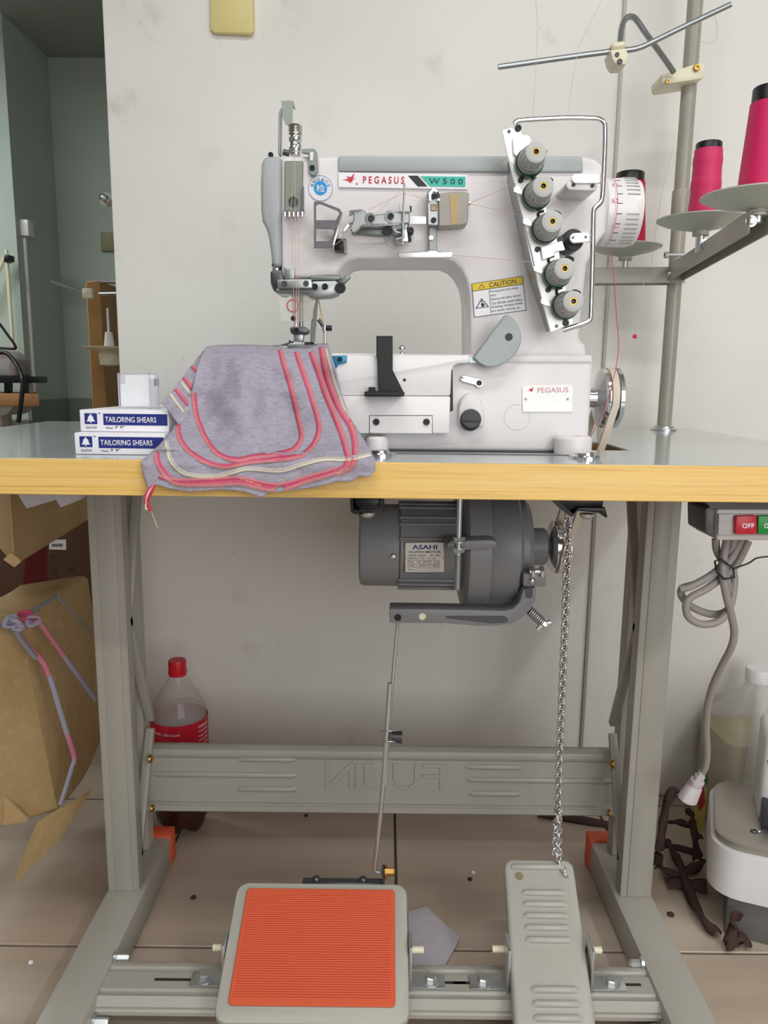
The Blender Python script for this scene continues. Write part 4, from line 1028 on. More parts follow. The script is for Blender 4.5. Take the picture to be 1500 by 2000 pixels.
# caution sticker
Q = [(921, 554), (1021, 539), (1028, 606), (926, 620)]
def qp(u, v, quad=Q):
    a = V((*quad[0], 0)).lerp(V((*quad[1], 0)), u); c = V((*quad[3], 0)).lerp(V((*quad[2], 0)), u); r = a.lerp(c, v); return (r.x, r.y)
def qr(u0, v0, u1, v1): return [qp(u0, v0), qp(u1, v0), qp(u1, v1), qp(u0, v1)]
cs = B().slab(qr(0, 0, 1, 1), AY - .0006, .0007).obj('caution_sticker', M_INK, mach, smooth=0)
B().slab(qr(.012, .24, .988, .985), AY - .0009, .0004).obj('sticker_panel', M_PAPER, cs, smooth=0)
B().slab(qr(.012, .015, .988, .22), AY - .0009, .0004).obj('sticker_band', M_YEL, cs, smooth=0)
text(cs, 'CAUTION', qr(.34, .05, .86, .19), AY - .0010, M_INK)
b = B()
for (x, y, s_) in ((.19, .12, .06), (.17, .62, .13)):
    tri = [(x, y - s_ * 1.2), (x + s_, y + s_ * 1.0), (x - s_, y + s_ * 1.0)]; tri2 = [(x + (px - x) * .8, y + (py - y) * .8 + .01) for px, py in tri]
    for i in range(3):
        j = (i + 1) % 3
        b.slab([qp(*tri[i]), qp(*tri[j]), qp(*tri2[j]), qp(*tri2[i])], AY - .0013, .0004)
b.slab([qp(.15, .63), qp(.18, .6), qp(.22, .66), qp(.21, .72), qp(.16, .72)], AY - .0013, .0004); b.slab(qr(.155, .54, .18, .58), AY - .0013, .0004)
b.obj('warning_mark', M_INK, cs, smooth=0)
for k, s_ in enumerate(('Moving parts may cause', 'injury.', 'Operate with safety devices.', 'Turn off main switch before', 'threading, changing needle', 'and needle cleaning, etc.')):
    wd = (.88, .46, .93, .95, .94, .9)[k]
    text(cs, s_, qr(.34, .28 + k * .115, wd, .36 + k * .115), AY - .0010, M_INK, thick=.0002)
B().slab(qr(.325, .26, .332, .96), AY - .0013, .0004).obj('sticker_rule', M_INK, cs, smooth=0)

# ---- needle area
YN = .93
b = B().slab([(527, 528), (552, 526), (556, 545), (556, 573), (540, 573), (533, 566), (528, 552)], YN - .01, .05).bevel(.003).obj('presser_knuckle', M_DSTEEL, mach)
B().cyl(P(540, 515, YN), P(540, 520, YN), S(9, YN), n=20).obj('rubber_collar', M_BLACK, mach)
B().cyl(P(540, 520, YN), P(540, 529, YN), S(8, YN), n=20).obj('chrome_collar', M_CHROME, mach)
B().slab([(555, 521), (575, 522), (575, 545), (555, 545)], AY - .006, .01).bevel(.001).obj('needle_guide_block', M_BRUSH, mach)
B().slab([(605, 540), (612, 537), (660, 536), (668, 542), (662, 548), (604, 548)], AY - .004, .04).bevel(.002).obj('lifter_plate', mat('pewter', '', .4), mach)
B().slab([(541, 546), (608, 545), (610, 563), (542, 563)], AY - .016, .014).bevel(.001).obj('needle_bracket', M_BRUSH, mach)
for px in (556, 598): screw(mach, px, 554, AY - .016, 5.5, M_DSTEEL)
B().slab([(537, 563), (604, 562), (610, 549), (655, 548), (668, 556), (660, 574), (646, 579), (622, 581), (604, 582), (600, 574), (540, 573)], AY - .008, .03).bevel(.002).obj('lifter_lever', M_BRUSH, mach)
for px in (615, 635): screw(mach, px, 560, AY - .0085, 6, M_BLACK)
B().lathe([(S(10, AY), 0), (S(10, AY), .006), (S(8.5, AY), .008), (S(5, AY), .008), (S(5, AY), .006), (1e-4, .006)], P(665, 563, AY - .008), (0, -1, 0), 24).obj('lever_pivot', M_BLACK, mach)
B().strap([P(664, 556, AY - .004), P(674, 546, AY - .004), P(682, 538, AY - .004)], (0, 1, 0), .012, .006).bevel(.001).obj('lever_tail', mat('pewter', '', .4), mach)
B().cyl(P(577, 566, YN), P(577, 580, YN), S(8.5, YN), n=20).obj('brass_bush', M_BRASS, mach)
B().cyl(P(578, 578, YN), P(578, 650, YN), S(3.8, YN), n=14).obj('needle_bar', M_CHROME, mach)
B().cyl(P(588, 578, YN + .01), P(588, 650, YN + .01), S(4.5, YN), n=14).obj('presser_bar', M_BRUSH, mach)
B().slab([(566, 640), (572, 638), (596, 638), (602, 643), (602, 650), (594, 653), (572, 653), (567, 650)], YN - .012, .024).bevel(.0015).obj('needle_clamp', M_DSTEEL, mach)
screw(mach, 579, 645, YN - .012, 5, M_BLACK)
B().slab([(573, 652), (592, 652), (591, 667), (574, 667)], YN - .009, .02).bevel(.001).obj('needle_holder', M_BRUSH, mach)
for px in (575, 580, 586): B().cyl(P(px, 664, YN - .006), P(px, 690, YN - .006), .0009, n=8).obj('needle', M_CHROME, mach)
pf = B().slab([(560, 676), (566, 670), (598, 669), (618, 668), (619, 672), (606, 676), (604, 682), (562, 681)], YN - .016, .03).bevel(.001); pf.obj('presser_foot', M_BRUSH, mach)
B().slab([(564, 663), (569, 668), (569, 673), (565, 672)], YN - .014, .01).obj('foot_screw', M_BLACK, mach)
B().slab([(594, 668), (612, 668), (616, 672), (596, 674)], YN - .02, .01).obj('foot_hinge', M_BLACK, mach)
b = B().slab([(607, 632), (617, 582), (621, 582), (616, 668), (606, 668)], YN - .006, .004).bevel(.0006, 1); b.obj('looper_guard', M_CHROME, mach)
B().slab([(568, 567), (611, 580), (612, 622), (604, 628), (578, 629), (570, 615)], YN - .016, .0015).obj('finger_guard', mat('smoky_plastic', 'b9b4ac', .12, alpha=.35), mach)
gp = B().slab([(544, 574), (571, 574), (570, 627), (549, 627)], YN - .02, .001); gp.obj('eye_guard', mat('clear_film', 'f0f2f0', .08, alpha=.1), mach)
for px, py in ((573, 622),): screw(mach, px, py, YN - .018, 5, M_BLACK)
cc = P(572, 597, YN - .021); rr = S(11, YN)
B().tube([cc + V((rr * math.cos(a), 0, rr * math.sin(a))) for a in [2 * math.pi * k / 32 for k in range(32)]], .0009, 6, closed=True).obj('red_mark', mat('red_mark', 'c96a6c', .6), mach, smooth=80)
B().tube([P(622, 624, YN), P(631, 637, YN), P(640, 640, YN)], .0022, 8).obj('spreader_arm', M_DSTEEL, mach, smooth=80)
B().cyl(P(634, 635, YN), P(634, 646, YN), S(5, YN), n=14).obj('spreader_collar', M_CHROME, mach)
B().cyl(P(639, 641, YN - .002), P(648, 641, YN - .002), S(5.5, YN), n=12).obj('spreader_knob', M_BLACK, mach)
B().cyl(P(635, 645, YN), P(635, 676, YN), S(3, YN), n=10).obj('spreader_rod', M_STEEL, mach)
# ---- threads on the machine
def thread(label, pts, m=M_THREAD, r=.00035, parent=None, name='thread'):
    o = B().tube(pts, r, 5).obj(name, m, parent, smooth=80)
    if label: tag(o, label, 'thread')
    return o
thread(None, [P(573, 300, AY - .018), P(572, 360, AY - .017), P(568, 412, AY - .017), P(576, 640, AY - .016)], M_GOLD, .0003, mach, 'gold_thread')
thread(None, [P(577, 300, AY - .018), P(576, 412, AY - .017), P(580, 640, AY - .016)], M_THREAD, .0003, mach, 'pink_thread')
thread(None, [P(584, 412, AY - .017), P(583, 640, AY - .016)], M_THREAD, .0003, mach, 'pink_thread')
thread(None, [P(655, 478, AY - .03), P(690, 450, AY - .032), P(723, 428, AY - .031), P(788, 367, AY - .036), P(835, 395, AY - .03)], M_GOLD, .00025, mach, 'gold_thread')
thread(None, [P(719, 410, AY - .031), P(788, 377, AY - .036), P(836, 390, AY - .03)], M_THREAD, .0003, mach, 'pink_thread')
thread(None, [P(919, 396, AY - .02), P(985, 368, AY - .03), P(1008, 358, TYp - .002)], M_THREAD, .0003, mach, 'pink_thread')
thread(None, [P(919, 398, AY - .02), P(1012, 420, TYp - .002)], M_THREAD, .0003, mach, 'pink_thread')
thread(None, [P(884, 498, AY - .02), P(1040, 512, TYp - .002)], M_THREAD, .0003, mach, 'pink_thread')
thread(None, [P(621, 582, YN), P(626, 605, YN), P(632, 640, YN), P(632, 676, YN)], M_GOLD, .0009, mach, 'gold_thread')
thread(None, [P(1008, 330, TYp - .003), P(990, 305, TYp - .003), P(958, 335, AY - .02)], M_GOLD, .0003, mach, 'gold_thread')
# ================================================================== grey cloth under the needle
def lerp_path(pts):
    pts = [V((*p, 0)) for p in pts]; acc = [0]
    for a, c in zip(pts, pts[1:]): acc.append(acc[-1] + (c - a).length)
    def f(t):
        s = t * acc[-1]
        for k in range(len(pts) - 1):
            if s <= acc[k + 1] + 1e-9: return pts[k].lerp(pts[k + 1], (s - acc[k]) / (acc[k + 1] - acc[k]))
        return pts[-1]
    return f
top = lerp_path([(402, 679), (425, 675), (480, 674), (530, 676), (560, 681), (600, 681), (625, 672), (641, 671)])
bot = lerp_path([(292, 962), (304, 946), (330, 955), (372, 961), (430, 956), (475, 960), (512, 972), (522, 964), (570, 958), (625, 950), (660, 940), (688, 940), (700, 930), (722, 932), (733, 918)])
lef = lerp_path([(402, 679), (386, 715), (376, 760), (358, 800), (335, 842), (306, 876), (276, 902), (279, 925), (292, 962)])
rig = lerp_path([(641, 671), (655, 720), (668, 770), (683, 815), (703, 848), (722, 875), (733, 900), (733, 918)])
YT = [(600, .905), (672, .900), (680, .885), (695, .866), (730, .853), (780, .838), (830, .815), (868, .792), (886, .775), (898, .762), (908, .7595), (985, .7565)]
def ydep(y):
    for (a, ya), (c, yc) in zip(YT, YT[1:]):
        if y <= c: return ya + (yc - ya) * max(0, (y - a) / (c - a))
    return YT[-1][1]
def cloth_pt(u, v):
    p = (top(u) * (1 - v) + bot(u) * v) + (lef(v) * (1 - u) + rig(v) * u) - ((top(0) * (1 - u) + top(1) * u) * (1 - v) + (bot(0) * (1 - u) + bot(1) * u) * v)
    Y = ydep(p.y)
    k = min(1, v * 3) * min(1, max(0, (925 - p.y) / 120))
    fold = (.012 * math.sin(u * 9.2 + v * 2.0 + .6) + .006 * math.sin(u * 17 - v * 5)) * k
    fold += .010 * (mnoise.noise(V((u * 5, v * 5, 3))) + .5 * mnoise.noise(V((u * 11, v * 9, 8)))) * min(1, v * 4) * (1 if p.y < 880 else .25)
    edge = -.012 * max(0, 1 - u / .08) * k * 0
    if p.y > 885: fold = -abs(fold) * .6 - .001 * (1 + math.sin(u * 34))
    return P(p.x, p.y, Y + fold - .002)
cl = thing('fabric_scrap', 'grey jersey fabric piece with pink practice seams under the needle', 'fabric', (-.13, .8, .75))
cb_ = B().grid(cloth_pt, 120, 90)
bvh = BVHTree.FromBMesh(cb_.bm)
cb_.obj('fabric_panel', M_CLOTH, cl, smooth=180, solid=.0012)
# back piece with folded left sleeve
def slv(u, v):
    a = V((394, 690, 0)).lerp(V((352, 838, 0)), v); c = V((392, 700, 0)).lerp(V((318, 786, 0)), 1)
    l = lerp_path([(398, 684), (372, 716), (345, 752), (318, 786)])(v); r = lerp_path([(402, 690), (386, 745), (372, 800), (352, 834)])(v)
    p = l.lerp(r, u)
    return P(p.x, p.y, ydep(p.y) + .012 - .030 * v * v * (1 - .6 * u) + .003 * math.sin(u * 5 + v * 4))
sb_ = B().grid(slv, 24, 40); bvh2 = BVHTree.FromBMesh(sb_.bm)
sb_.obj('folded_edge', M_CLOTH, cl, smooth=180, solid=.0012)
bk = B().grid(lambda u, v: P(*[(a + (b_ - a) * u) for a, b_ in ((532, 575), (679 - 4 * v, 666 - 4 * v + 12 * v))], .950 + .012 * v), 8, 4)
bk.obj('back_fold', M_CLOTH, cl, smooth=180, solid=.0012)
def hit(p, tree, off):
    d = ray(p.x, p.y).normalized()
    h = tree.ray_cast(CAM, d)
    if h[0] is None: return None
    return h[0] - d * off
def ribbon(pts, wpx, m, m2, tree=bvh, name='seam', step=3.0, n=4):
    path = spline([(x, y, 0) for x, y in pts], 10)
    # resample
    out = [path[0]]
    for p in path[1:]:
        while (p - out[-1]).length >= step: out.append(out[-1] + (p - out[-1]).normalized() * step)
    b = B(); z = B(); prev = None; pz_ = None
    for i, p in enumerate(out):
        t = (out[min(i + 1, len(out) - 1)] - out[max(i - 1, 0)]).normalized(); nn = V((-t.y, t.x, 0))
        row = [hit(p + nn * (wpx * (k / (n - 1) - .5)), tree, .0016) for k in range(n)]
        if any(r is None for r in row): prev = None; continue
        vs = [b.bm.verts.new(r) for r in row]
        if prev:
            for k in range(n - 1): b.bm.faces.new((prev[k], prev[k + 1], vs[k + 1], vs[k]))
        prev = vs
        if m2:
            for s0, s1 in ((-.5, .05),):
                a = hit(p + nn * wpx * s0, tree, .0024); c = hit(p + t * step * .45 + nn * wpx * s1, tree, .0024)
                a2 = hit(p + t * step * .4 + nn * wpx * s0, tree, .0024); c2 = hit(p + t * step * .85 + nn * wpx * s1, tree, .0024)
                if a and c and a2 and c2: z._add([a, a2, c2, c], [(0, 1, 2, 3)])
    o = b.obj(name, m, cl, smooth=180, solid=.0004)
    if m2 and len(z.bm.verts): z.obj('stitching', m2, o, smooth=0)
    return o
S1 = [(547, 683), (556, 715), (568, 755), (583, 819), (589, 849), (583, 868), (566, 881), (538, 887), (495, 892), (461, 898), (427, 887), (405, 862), (390, 830), (382, 802), (378, 764)]
S2 = [(579, 687), (590, 720), (602, 755), (619, 811), (623, 840), (611, 870), (585, 890), (530, 898), (487, 902), (440, 911), (402, 902), (367, 879), (350, 852), (348, 823)]
S3 = [(608, 687), (622, 725), (636, 768), (662, 832), (677, 879), (679, 904), (662, 919), (598, 939), (538, 956), (470, 943), (419, 945), (346, 943), (318, 920), (306, 895), (308, 868)]
S4 = [(628, 678), (640, 738), (662, 794), (687, 836), (694, 879), (687, 909), (658, 924)]
S5 = [(310, 930), (345, 938), (420, 936), (470, 934), (540, 947), (600, 932), (660, 915)]
S6 = [(637, 680), (650, 735), (664, 775), (680, 815)]
SW = [(325, 858), (328, 880), (338, 906), (365, 926), (419, 930), (455, 922), (483, 915), (547, 919), (589, 907), (632, 896), (675, 896), (724, 886)]
for s_, w_, m_ in ((S1, 10, M_PINK), (S2, 10, M_PINK), (S3, 12, M_PINK), (S4, 13, M_PINK), (S5, 8, M_PINK)): ribbon(s_, w_, m_, M_PINK2)
ribbon(SW, 9, M_CREAMST, M_CLOTH)
ribbon(S6, 5, M_CREAMST, M_CLOTH)
ribbon([(461, 932), (495, 943), (530, 956), (564, 932)], 1.6, M_GOLD, None, n=2)
for pts, m_ in (([(369, 708), (386, 726)], M_PINK), ([(354, 730), (379, 762)], M_PINK), ([(350, 740), (374, 772)], M_CREAMST), ([(338, 752), (369, 792)], M_PINK), ([(329, 764), (360, 806)], M_CREAMST)):
    ribbon(pts, 8 if m_ is M_PINK else 5, m_, M_PINK2, bvh2)
for o_ in range(3):
    B().tube(spline([P(300, 948, .7545), P(288 + o_ * 3, 962, .753), P(284 + o_ * 2, 978, .754), P(289 + o_ * 3 - (o_ % 2) * 6, 992 + o_ * 3, .755)], 5), [.0022] * 10 + [.0016] * 6, 6).obj('thread_tail', [M_PINK, M_CREAMST, M_RED][o_], cl, smooth=80)
thread(None, [P(290, 985, .755), P(302, 1015, .756), P(308, 1032, .756)], M_CREAMST, .0003, cl, 'thread_tail')

# ================================================================== shears boxes
def shears(x0px, x1px, ytop, ybot, Y, dep, label, skew, m_lab):
    a = P(x0px, ytop, Y); c = P(x1px, ytop, Y); z0, z1 = m_lab
    t = thing('shears_box', label, 'box', ((a.x + c.x) / 2, Y, z0), 'tailoring shears boxes')
    x0, x1 = a.x, c.x
    B().hexa([V((x0, Y, z0)), V((x1, Y, z0)), V((x1 + skew, Y + dep, z0)), V((x0 + skew, Y + dep, z0)), V((x0, Y, z1)), V((x1, Y, z1)), V((x1 + skew, Y + dep, z1)), V((x0 + skew, Y + dep, z1))]).bevel(.0008, 2).obj('carton', M_PAPER, t)
    F = lambda u, v: V((x0 + (x1 - x0) * u, Y - .0002, z1 + (z0 - z1) * v))
    def fq(u0, v0, u1, v1): return [F(u0, v0), F(u1, v0), F(u1, v1), F(u0, v1)]
    B().prism(fq(.265, .17, .985, .70), (0, -.0002, 0)).obj('title_band', M_NAVY, t, smooth=0)
    text(t, 'TAILORING SHEARS', [q - V((0, .0003, 0)) for q in fq(.285, .31, .86, .57)], 0, M_PAPER, bold=.012)
    B().prism(fq(.055, .16, .195, .66), (0, -.0002, 0)).obj('logo_square', M_NAVY, t, smooth=0)
    # bell mark
    b = B(); O = lambda u, v: F(.125 + u * .14, .41 + v * .5) - V((0, .0004, 0))
    b.prism([O(-.1, -.3), O(.1, -.3), O(.2, -.15), O(.24, .1), O(.36, .26), O(-.36, .26), O(-.24, .1), O(-.2, -.15)], (0, -.0002, 0))
    b.prism([O(-.07, .29), O(.07, .29), O(.05, .38), O(-.05, .38)], (0, -.0002, 0)); b.prism([O(-.06, -.42), O(.06, -.42), O(.06, -.33), O(-.06, -.33)], (0, -.0002, 0))
    b.obj('bell_mark', M_PAPER, t, smooth=0)
    text(t, 'GULFUM', fq(.065, .77, .185, .87), 0, M_INK, thick=.0002)
    text(t, 'Metal.', fq(.29, .79, .375, .87), 0, M_INK, thick=.0002); text(t, 'F 9"', fq(.40, .73, .50, .86), 0, M_INK, thick=.0002)
    text(t, '®', fq(.215, .12, .235, .2), 0, M_INK, thick=.0002)
    return t
zb = .75; zmid = P(240, 846, .81).z
shears(145, 322, 847, 888, .808, .2, 'white and navy shears carton lying directly on the table, lower of two', .0, (zb + .0003, zmid))
shears(155, 329, 802, 843, .826, .18, 'white and navy shears carton stacked on top of the other', .01, (zmid + .0004, P(240, 801, .826).z))
# clear plastic case on the cartons
zc0 = P(240, 801, .826).z + .0004; Yc0 = .862
a = P(233, 790, Yc0); c = P(309, 790, Yc0); zt = P(270, 729, Yc0).z
t = thing('clear_case', 'small clear plastic case with white paper inside on the stacked cartons', 'case', ((a.x + c.x) / 2, Yc0 + .03, zc0))
B().box((a.x, Yc0, zc0), (c.x, Yc0 + .045, zt)).bevel(.0012, 1).obj('case_shell', M_CLEAR, t)
x0, x1 = a.x + .001, P(291, 760, Yc0).x
B().prism([V((x0, Yc0 + .003, zc0 + .002)), V((x1, Yc0 + .003, zc0 + .002)), V((x1, Yc0 + .003, zt - .006)), V((x0 + .02, Yc0 + .003, zt - .010)), V((x0 + .008, Yc0 + .003, zt - .012)), V((x0, Yc0 + .003, zt - .012))], (0, .035, 0)).obj('paper_wad', mat('tissue', 'eeeef2', .8, bump=(120, .6, .003)), t)
B().box((x0, Yc0 + .02, zt - .014), (x1, Yc0 + .04, zt - .002)).obj('paper_fold', mat('tissue', '', .8), t)
b = B()
for (xx, yy) in ((a.x, Yc0), (c.x, Yc0), (x1 + .001, Yc0)):
    b.box((xx - .0005, yy - .0004, zc0), (xx + .0005, yy + .0006, zt))
b.box((a.x, Yc0 - .0004, zt - .0008), (c.x, Yc0 + .0004, zt)); b.box((a.x, Yc0 - .0004, zc0), (c.x, Yc0 + .0004, zc0 + .0008))
b.obj('case_edges', mat('case_edge', 'b9b9c6', .3), t, smooth=0)

# ================================================================== switch box and power cord
SY = .80
t = thing('power_switch', 'light grey switch box with red off button and bundled grey cord under the table edge', 'switch', P(1450, 1050, SY + .03))
B().slab([(1400, 994), (1560, 994), (1560, 1056), (1400, 1056)], SY, .06).bevel(.003).obj('switch_housing', mat('switch_grey', 'c4c0c0', .4), t)
B().slab([(1404, 1004), (1560, 1004), (1560, 1046), (1403, 1046)], SY - .003, .01).bevel(.001).obj('switch_face', mat('switch_face', 'b3afb0', .4), t)
B().slab([(1377, 996), (1384, 990), (1402, 990), (1406, 1000), (1404, 1048), (1398, 1052), (1378, 1040)], SY + .004, .05).bevel(.002).obj('end_cap', mat('switch_dark', '5b5856', .45), t)
B().slab([(1374, 975), (1560, 975), (1560, 994), (1390, 994)], SY + .004, .05).obj('mount_strip', mat('switch_dark', '', .45), t)
for x0, s_, m_, tx in ((1438, 'OFF', mat('button_red', 'c02236', .35), (1449, 1473)), (1481, 'ON', mat('button_green', '1a8a3a', .35), (1492, 1510))):
    bt = B().slab([(x0, 1008), (x0 + 41, 1007), (x0 + 41, 1044), (x0 - 1, 1044)], SY - .009, .012).bevel(.0014).obj('push_button', m_, t)
    text(bt, s_, rect(tx[0], 1022, tx[1], 1032), SY - .009, M_PAPER, bold=.03)
CYr = .86
def cord(pts, name='cord_loop', r=.0044): return B().tube(spline([P(x, y, CYr + dy) for x, y, dy in pts], 8), r, 10).obj(name, M_CORD, pc, smooth=80)
pc = place(bpy.data.objects.new('power_cord', None), t, P(1400, 1100, CYr)); COL.objects.link(pc); pc['label'] = 'bundled grey power cord with plug'
cord([(1398, 1052, 0), (1400, 1075, 0), (1412, 1100, 0), (1420, 1135, 0), (1426, 1170, .006), (1420, 1192, .01), (1395, 1200, .01), (1360, 1190, .008), (1335, 1170, .004), (1332, 1150, 0), (1360, 1140, -.004), (1400, 1115, -.004), (1425, 1080, 0), (1434, 1050, 0)])
cord([(1448, 1052, .004), (1425, 1095, -.006), (1395, 1120, -.008), (1350, 1145, -.008), (1328, 1150, -.006)])
cord([(1462, 1056, .006), (1440, 1100, .006), (1420, 1120, .0), (1380, 1150, -.01), (1352, 1165, -.012), (1340, 1180, -.012), (1345, 1205, -.01), (1370, 1219, -.01), (1400, 1215, -.008), (1420, 1196, -.004), (1430, 1170, 0), (1434, 1130, .004), (1428, 1105, .004)])
cord([(1420, 1052, -.006), (1414, 1085, -.012), (1412, 1120, -.014), (1418, 1160, -.014), (1428, 1200, -.008), (1434, 1235, -.002), (1428, 1265, .004), (1410, 1300, .02), (1392, 1340, .04), (1382, 1380, .06), (1379, 1420, .08), (1381, 1470, .10), (1377, 1500, .11), (1368, 1512, .115)], 'hanging_cord')
pg = B(); a = P(1372, 1507, CYr + .115); c = P(1343, 1560, CYr + .12); d = c - a
pg.tube([a, a + d * .14, a + d * .15, a + d * .3, a + d * .32, a + d * .44, a + d * .5, a + d * .55, a + d], [.0065, .007, .009, .009, .0125, .0125, .0115, .014, .0175], 12, flat=.75)
pg.obj('plug', mat('plug_grey', 'c3bcc0', .4), pc)
B().tube([P(x, y, CYr - .02) for x, y in ((1396, 1096), (1400, 1118), (1415, 1131), (1434, 1128), (1432, 1110), (1408, 1092))], .0012, 6, closed=True).obj('twist_tie', M_BLACK, pc, smooth=80)
B().tube(spline([P(x, y, CYr - .02) for x, y in ((1434, 1110), (1462, 1100), (1478, 1090), (1502, 1087))], 5), .001, 6).obj('tie_end', M_BLACK, pc, smooth=80)

# ================================================================== cola bottle
bb = PZ(358, 1614, 0.0); sc = .0505
t = thing('cola_bottle', 'plastic cola bottle with red cap and red label beside the left leg', 'bottle', bb)
M_PET = mat('pet_plastic', 'cfc6c2', .06, alpha=.33, spec=.6)
M_COLA = mat('cola_dark', '3b1d16', .15)
R = lambda k: k * sc
prof = [(R(.99), .060), (R(1), .064), (R(1), .205), (R(.99), .224), (R(.95), .237), (R(.84), .252), (R(.66), .268), (R(.46), .285), (R(.31), .298), (R(.285), .303), (R(.285), .308)]
B().lathe(prof, bb, (0, 0, 1), 40, caps=False).obj('bottle_shell', M_PET, t, smooth=60)
# five-lobed foot filled with cola
b = B(); n = 60
rings = []
for h, k, lobe in ((.002, .55, .5), (.006, .80, .35), (.018, .95, .18), (.04, .985, .02), (.062, .985, 0)):
    rings.append([b.bm.verts.new(bb + V((math.cos(a) * R(k) * (1 - lobe * .5 * (1 + math.cos(5 * a)) * .5), math.sin(a) * R(k) * (1 - lobe * .5 * (1 + math.cos(5 * a)) * .5), h + .012 * lobe * (1 + math.cos(5 * a))))) for a in [2 * math.pi * i / n for i in range(n)]])
for p_, q_ in zip(rings, rings[1:]):
    for i in range(n): b.bm.faces.new((p_[i], p_[(i + 1) % n], q_[(i + 1) % n], q_[i]))
b.bm.faces.new(rings[-1]); b.bm.faces.new(rings[0][::-1])
b.obj('cola', M_COLA, t, smooth=60)
B().lathe([(R(.985), .064), (R(.985), .215), (R(.93), .236), (1e-4, .236)], bb, (0, 0, 1), 32, caps=True).obj('mist_film', mat('pinkish_film', 'b9a0a8', .3, alpha=.3), t, smooth=60)
lab_lo, lab_hi = .10, .2235
lb_ = B().lathe([(R(1.012), lab_lo), (R(1.016), lab_lo + .002), (R(1.016), lab_hi - .002), (R(1.012), lab_hi)], bb, (0, 0, 1), 48, caps=False).obj('bottle_label', mat('label_red', 'c41832', .4), t, smooth=60)
def on_label(s, a0, a1, z0, z1, m, **kw):
    """wrap lettering round the label: flat text first, then bent to the cylinder"""
    o = text(lb_, s, [V((a0, 0, z1)), V((a1, 0, z1)), V((a1, 0, z0)), V((a0, 0, z0))], 0, m, thick=.0002, **kw)
    org = ORG[o]; rr = R(1.016) + .0003
    for v in o.data.vertices:
        w_ = v.co + org; th = w_.x; d = V((math.sin(th), -math.cos(th), 0)); q = bb + d * (rr - w_.y) + V((0, 0, w_.z)); v.co = q
    lo = V(map(min, zip(*[v.co for v in o.data.vertices]))); hi = V(map(max, zip(*[v.co for v in o.data.vertices]))); c_ = (lo + hi) / 2
    for v in o.data.vertices: v.co -= c_
    place(o, lb_, c_); return o
on_label('Coca-Cola', -1.9, .55, .156, .194, M_PAPER, shear=.35, bold=.01)
on_label('REAL TASTE - LESS SUGAR', -1.0, .28, .205, .209, M_PAPER)
for k in range(8): on_label(('NUTRITION FACTS', 'serving size 250 ml', 'energy 45 kcal', 'total fat 0 g', 'sodium 10 mg', 'total carbs 11 g', 'sugars 11 g', 'protein 0 g')[k], .95, 1.45, .211 - k * .0085, .215 - k * .0085, M_PAPER)
b = B().lathe([(.0152, .300), (.0152, .303), (.0165, .3035), (.0167, .307), (.0155, .308), (.016, .325), (.0148, .3285), (1e-4, .3285)], bb, (0, 0, 1), 36); b.obj('bottle_cap', mat('cap_red', 'c81a2e', .35), t)

# ================================================================== cardboard at the left
def cbox(name, label, pts, m, thick=None, parts=()):
    t = thing(name, label, 'box', sum(pts, V((0, 0, 0))) / len(pts))
    B().hexa(pts).bevel(.006, 2).obj('carton', m, t); return t
# bundle carton, leaning
G = lambda x, y, Y: P(x, y, Y)
f0, f1, f2_, f3 = G(-150, 1275, 1.0), G(40, 1236, 1.10), G(112, 1585, 1.17), G(-80, 1640, 1.06)
dv = G(172, 1118, 1.40) - f1
bun = thing('cardboard_carton', 'large tan cardboard carton tied with grey and pink fabric strips', 'carton', (f2_ + f3) / 2)
b = B(); nseg = 8
rowA = [f0, f1, f2_, f3]
secs = []
for k in range(nseg + 1):
    q = k / nseg; bul = math.sin(math.pi * min(1, q * 1.2 + .05)) * .018
    cen = sum(rowA, V((0, 0, 0))) / 4
    secs.append([p + dv * q + (p - cen).normalized() * bul for p in rowA])
vs = [[b.bm.verts.new(p) for p in s_] for s_ in secs]
b.bm.faces.new(vs[0]); b.bm.faces.new(vs[-1][::-1])
for a, c in zip(vs, vs[1:]):
    for i in range(4): b.bm.faces.new((a[(i + 1) % 4], a[i], c[i], c[(i + 1) % 4]))
b.bevel(.012, 3, 60).obj('carton_body', M_CARD, bun)
# open flap at the bottom and the rough inner flap
B().prism([G(122, 1580, 1.17), G(178, 1545, 1.24), G(110, 1650, 1.16), G(62, 1690, 1.10), G(28, 1728, 1.08), G(36, 1690, 1.10), G(70, 1610, 1.14)], (0, .004, .002)).obj('torn_flap', M_CARD, bun)
B().prism([G(-60, 1560, 1.09), G(0, 1545, 1.10), G(55, 1600, 1.12), G(50, 1606, 1.12), G(-60, 1620, 1.09)], (0, .004, 0)).obj('inner_flap', M_CARD, bun)
# upper box, corner pointing down
c = G(28, 1108, 1.13); d = PZ(176, 1015, c.z); a = c + (PZ(0, 1075, c.z) - c) * 2.0; e_ = a + d - c
h = V((0, 0, .70 - c.z))
ub = thing('cardboard_box', 'tan cardboard box with scuffed corner above the tied carton', 'box', c)
B().hexa([a, c, d, e_ , a + h, c + h, d + h, e_ + h]).bevel(.004, 1).obj('carton_body', M_CARD, ub)
B().prism([G(6, 1093, 1.128), G(20, 1080, 1.128), G(36, 1090, 1.128), G(40, 1098, 1.13), G(28, 1108, 1.128)], (0, .002, 0)).obj('scuffed_corner', mat('torn_kraft', 'cdb184', .9, bump=(200, .8, .002)), ub)
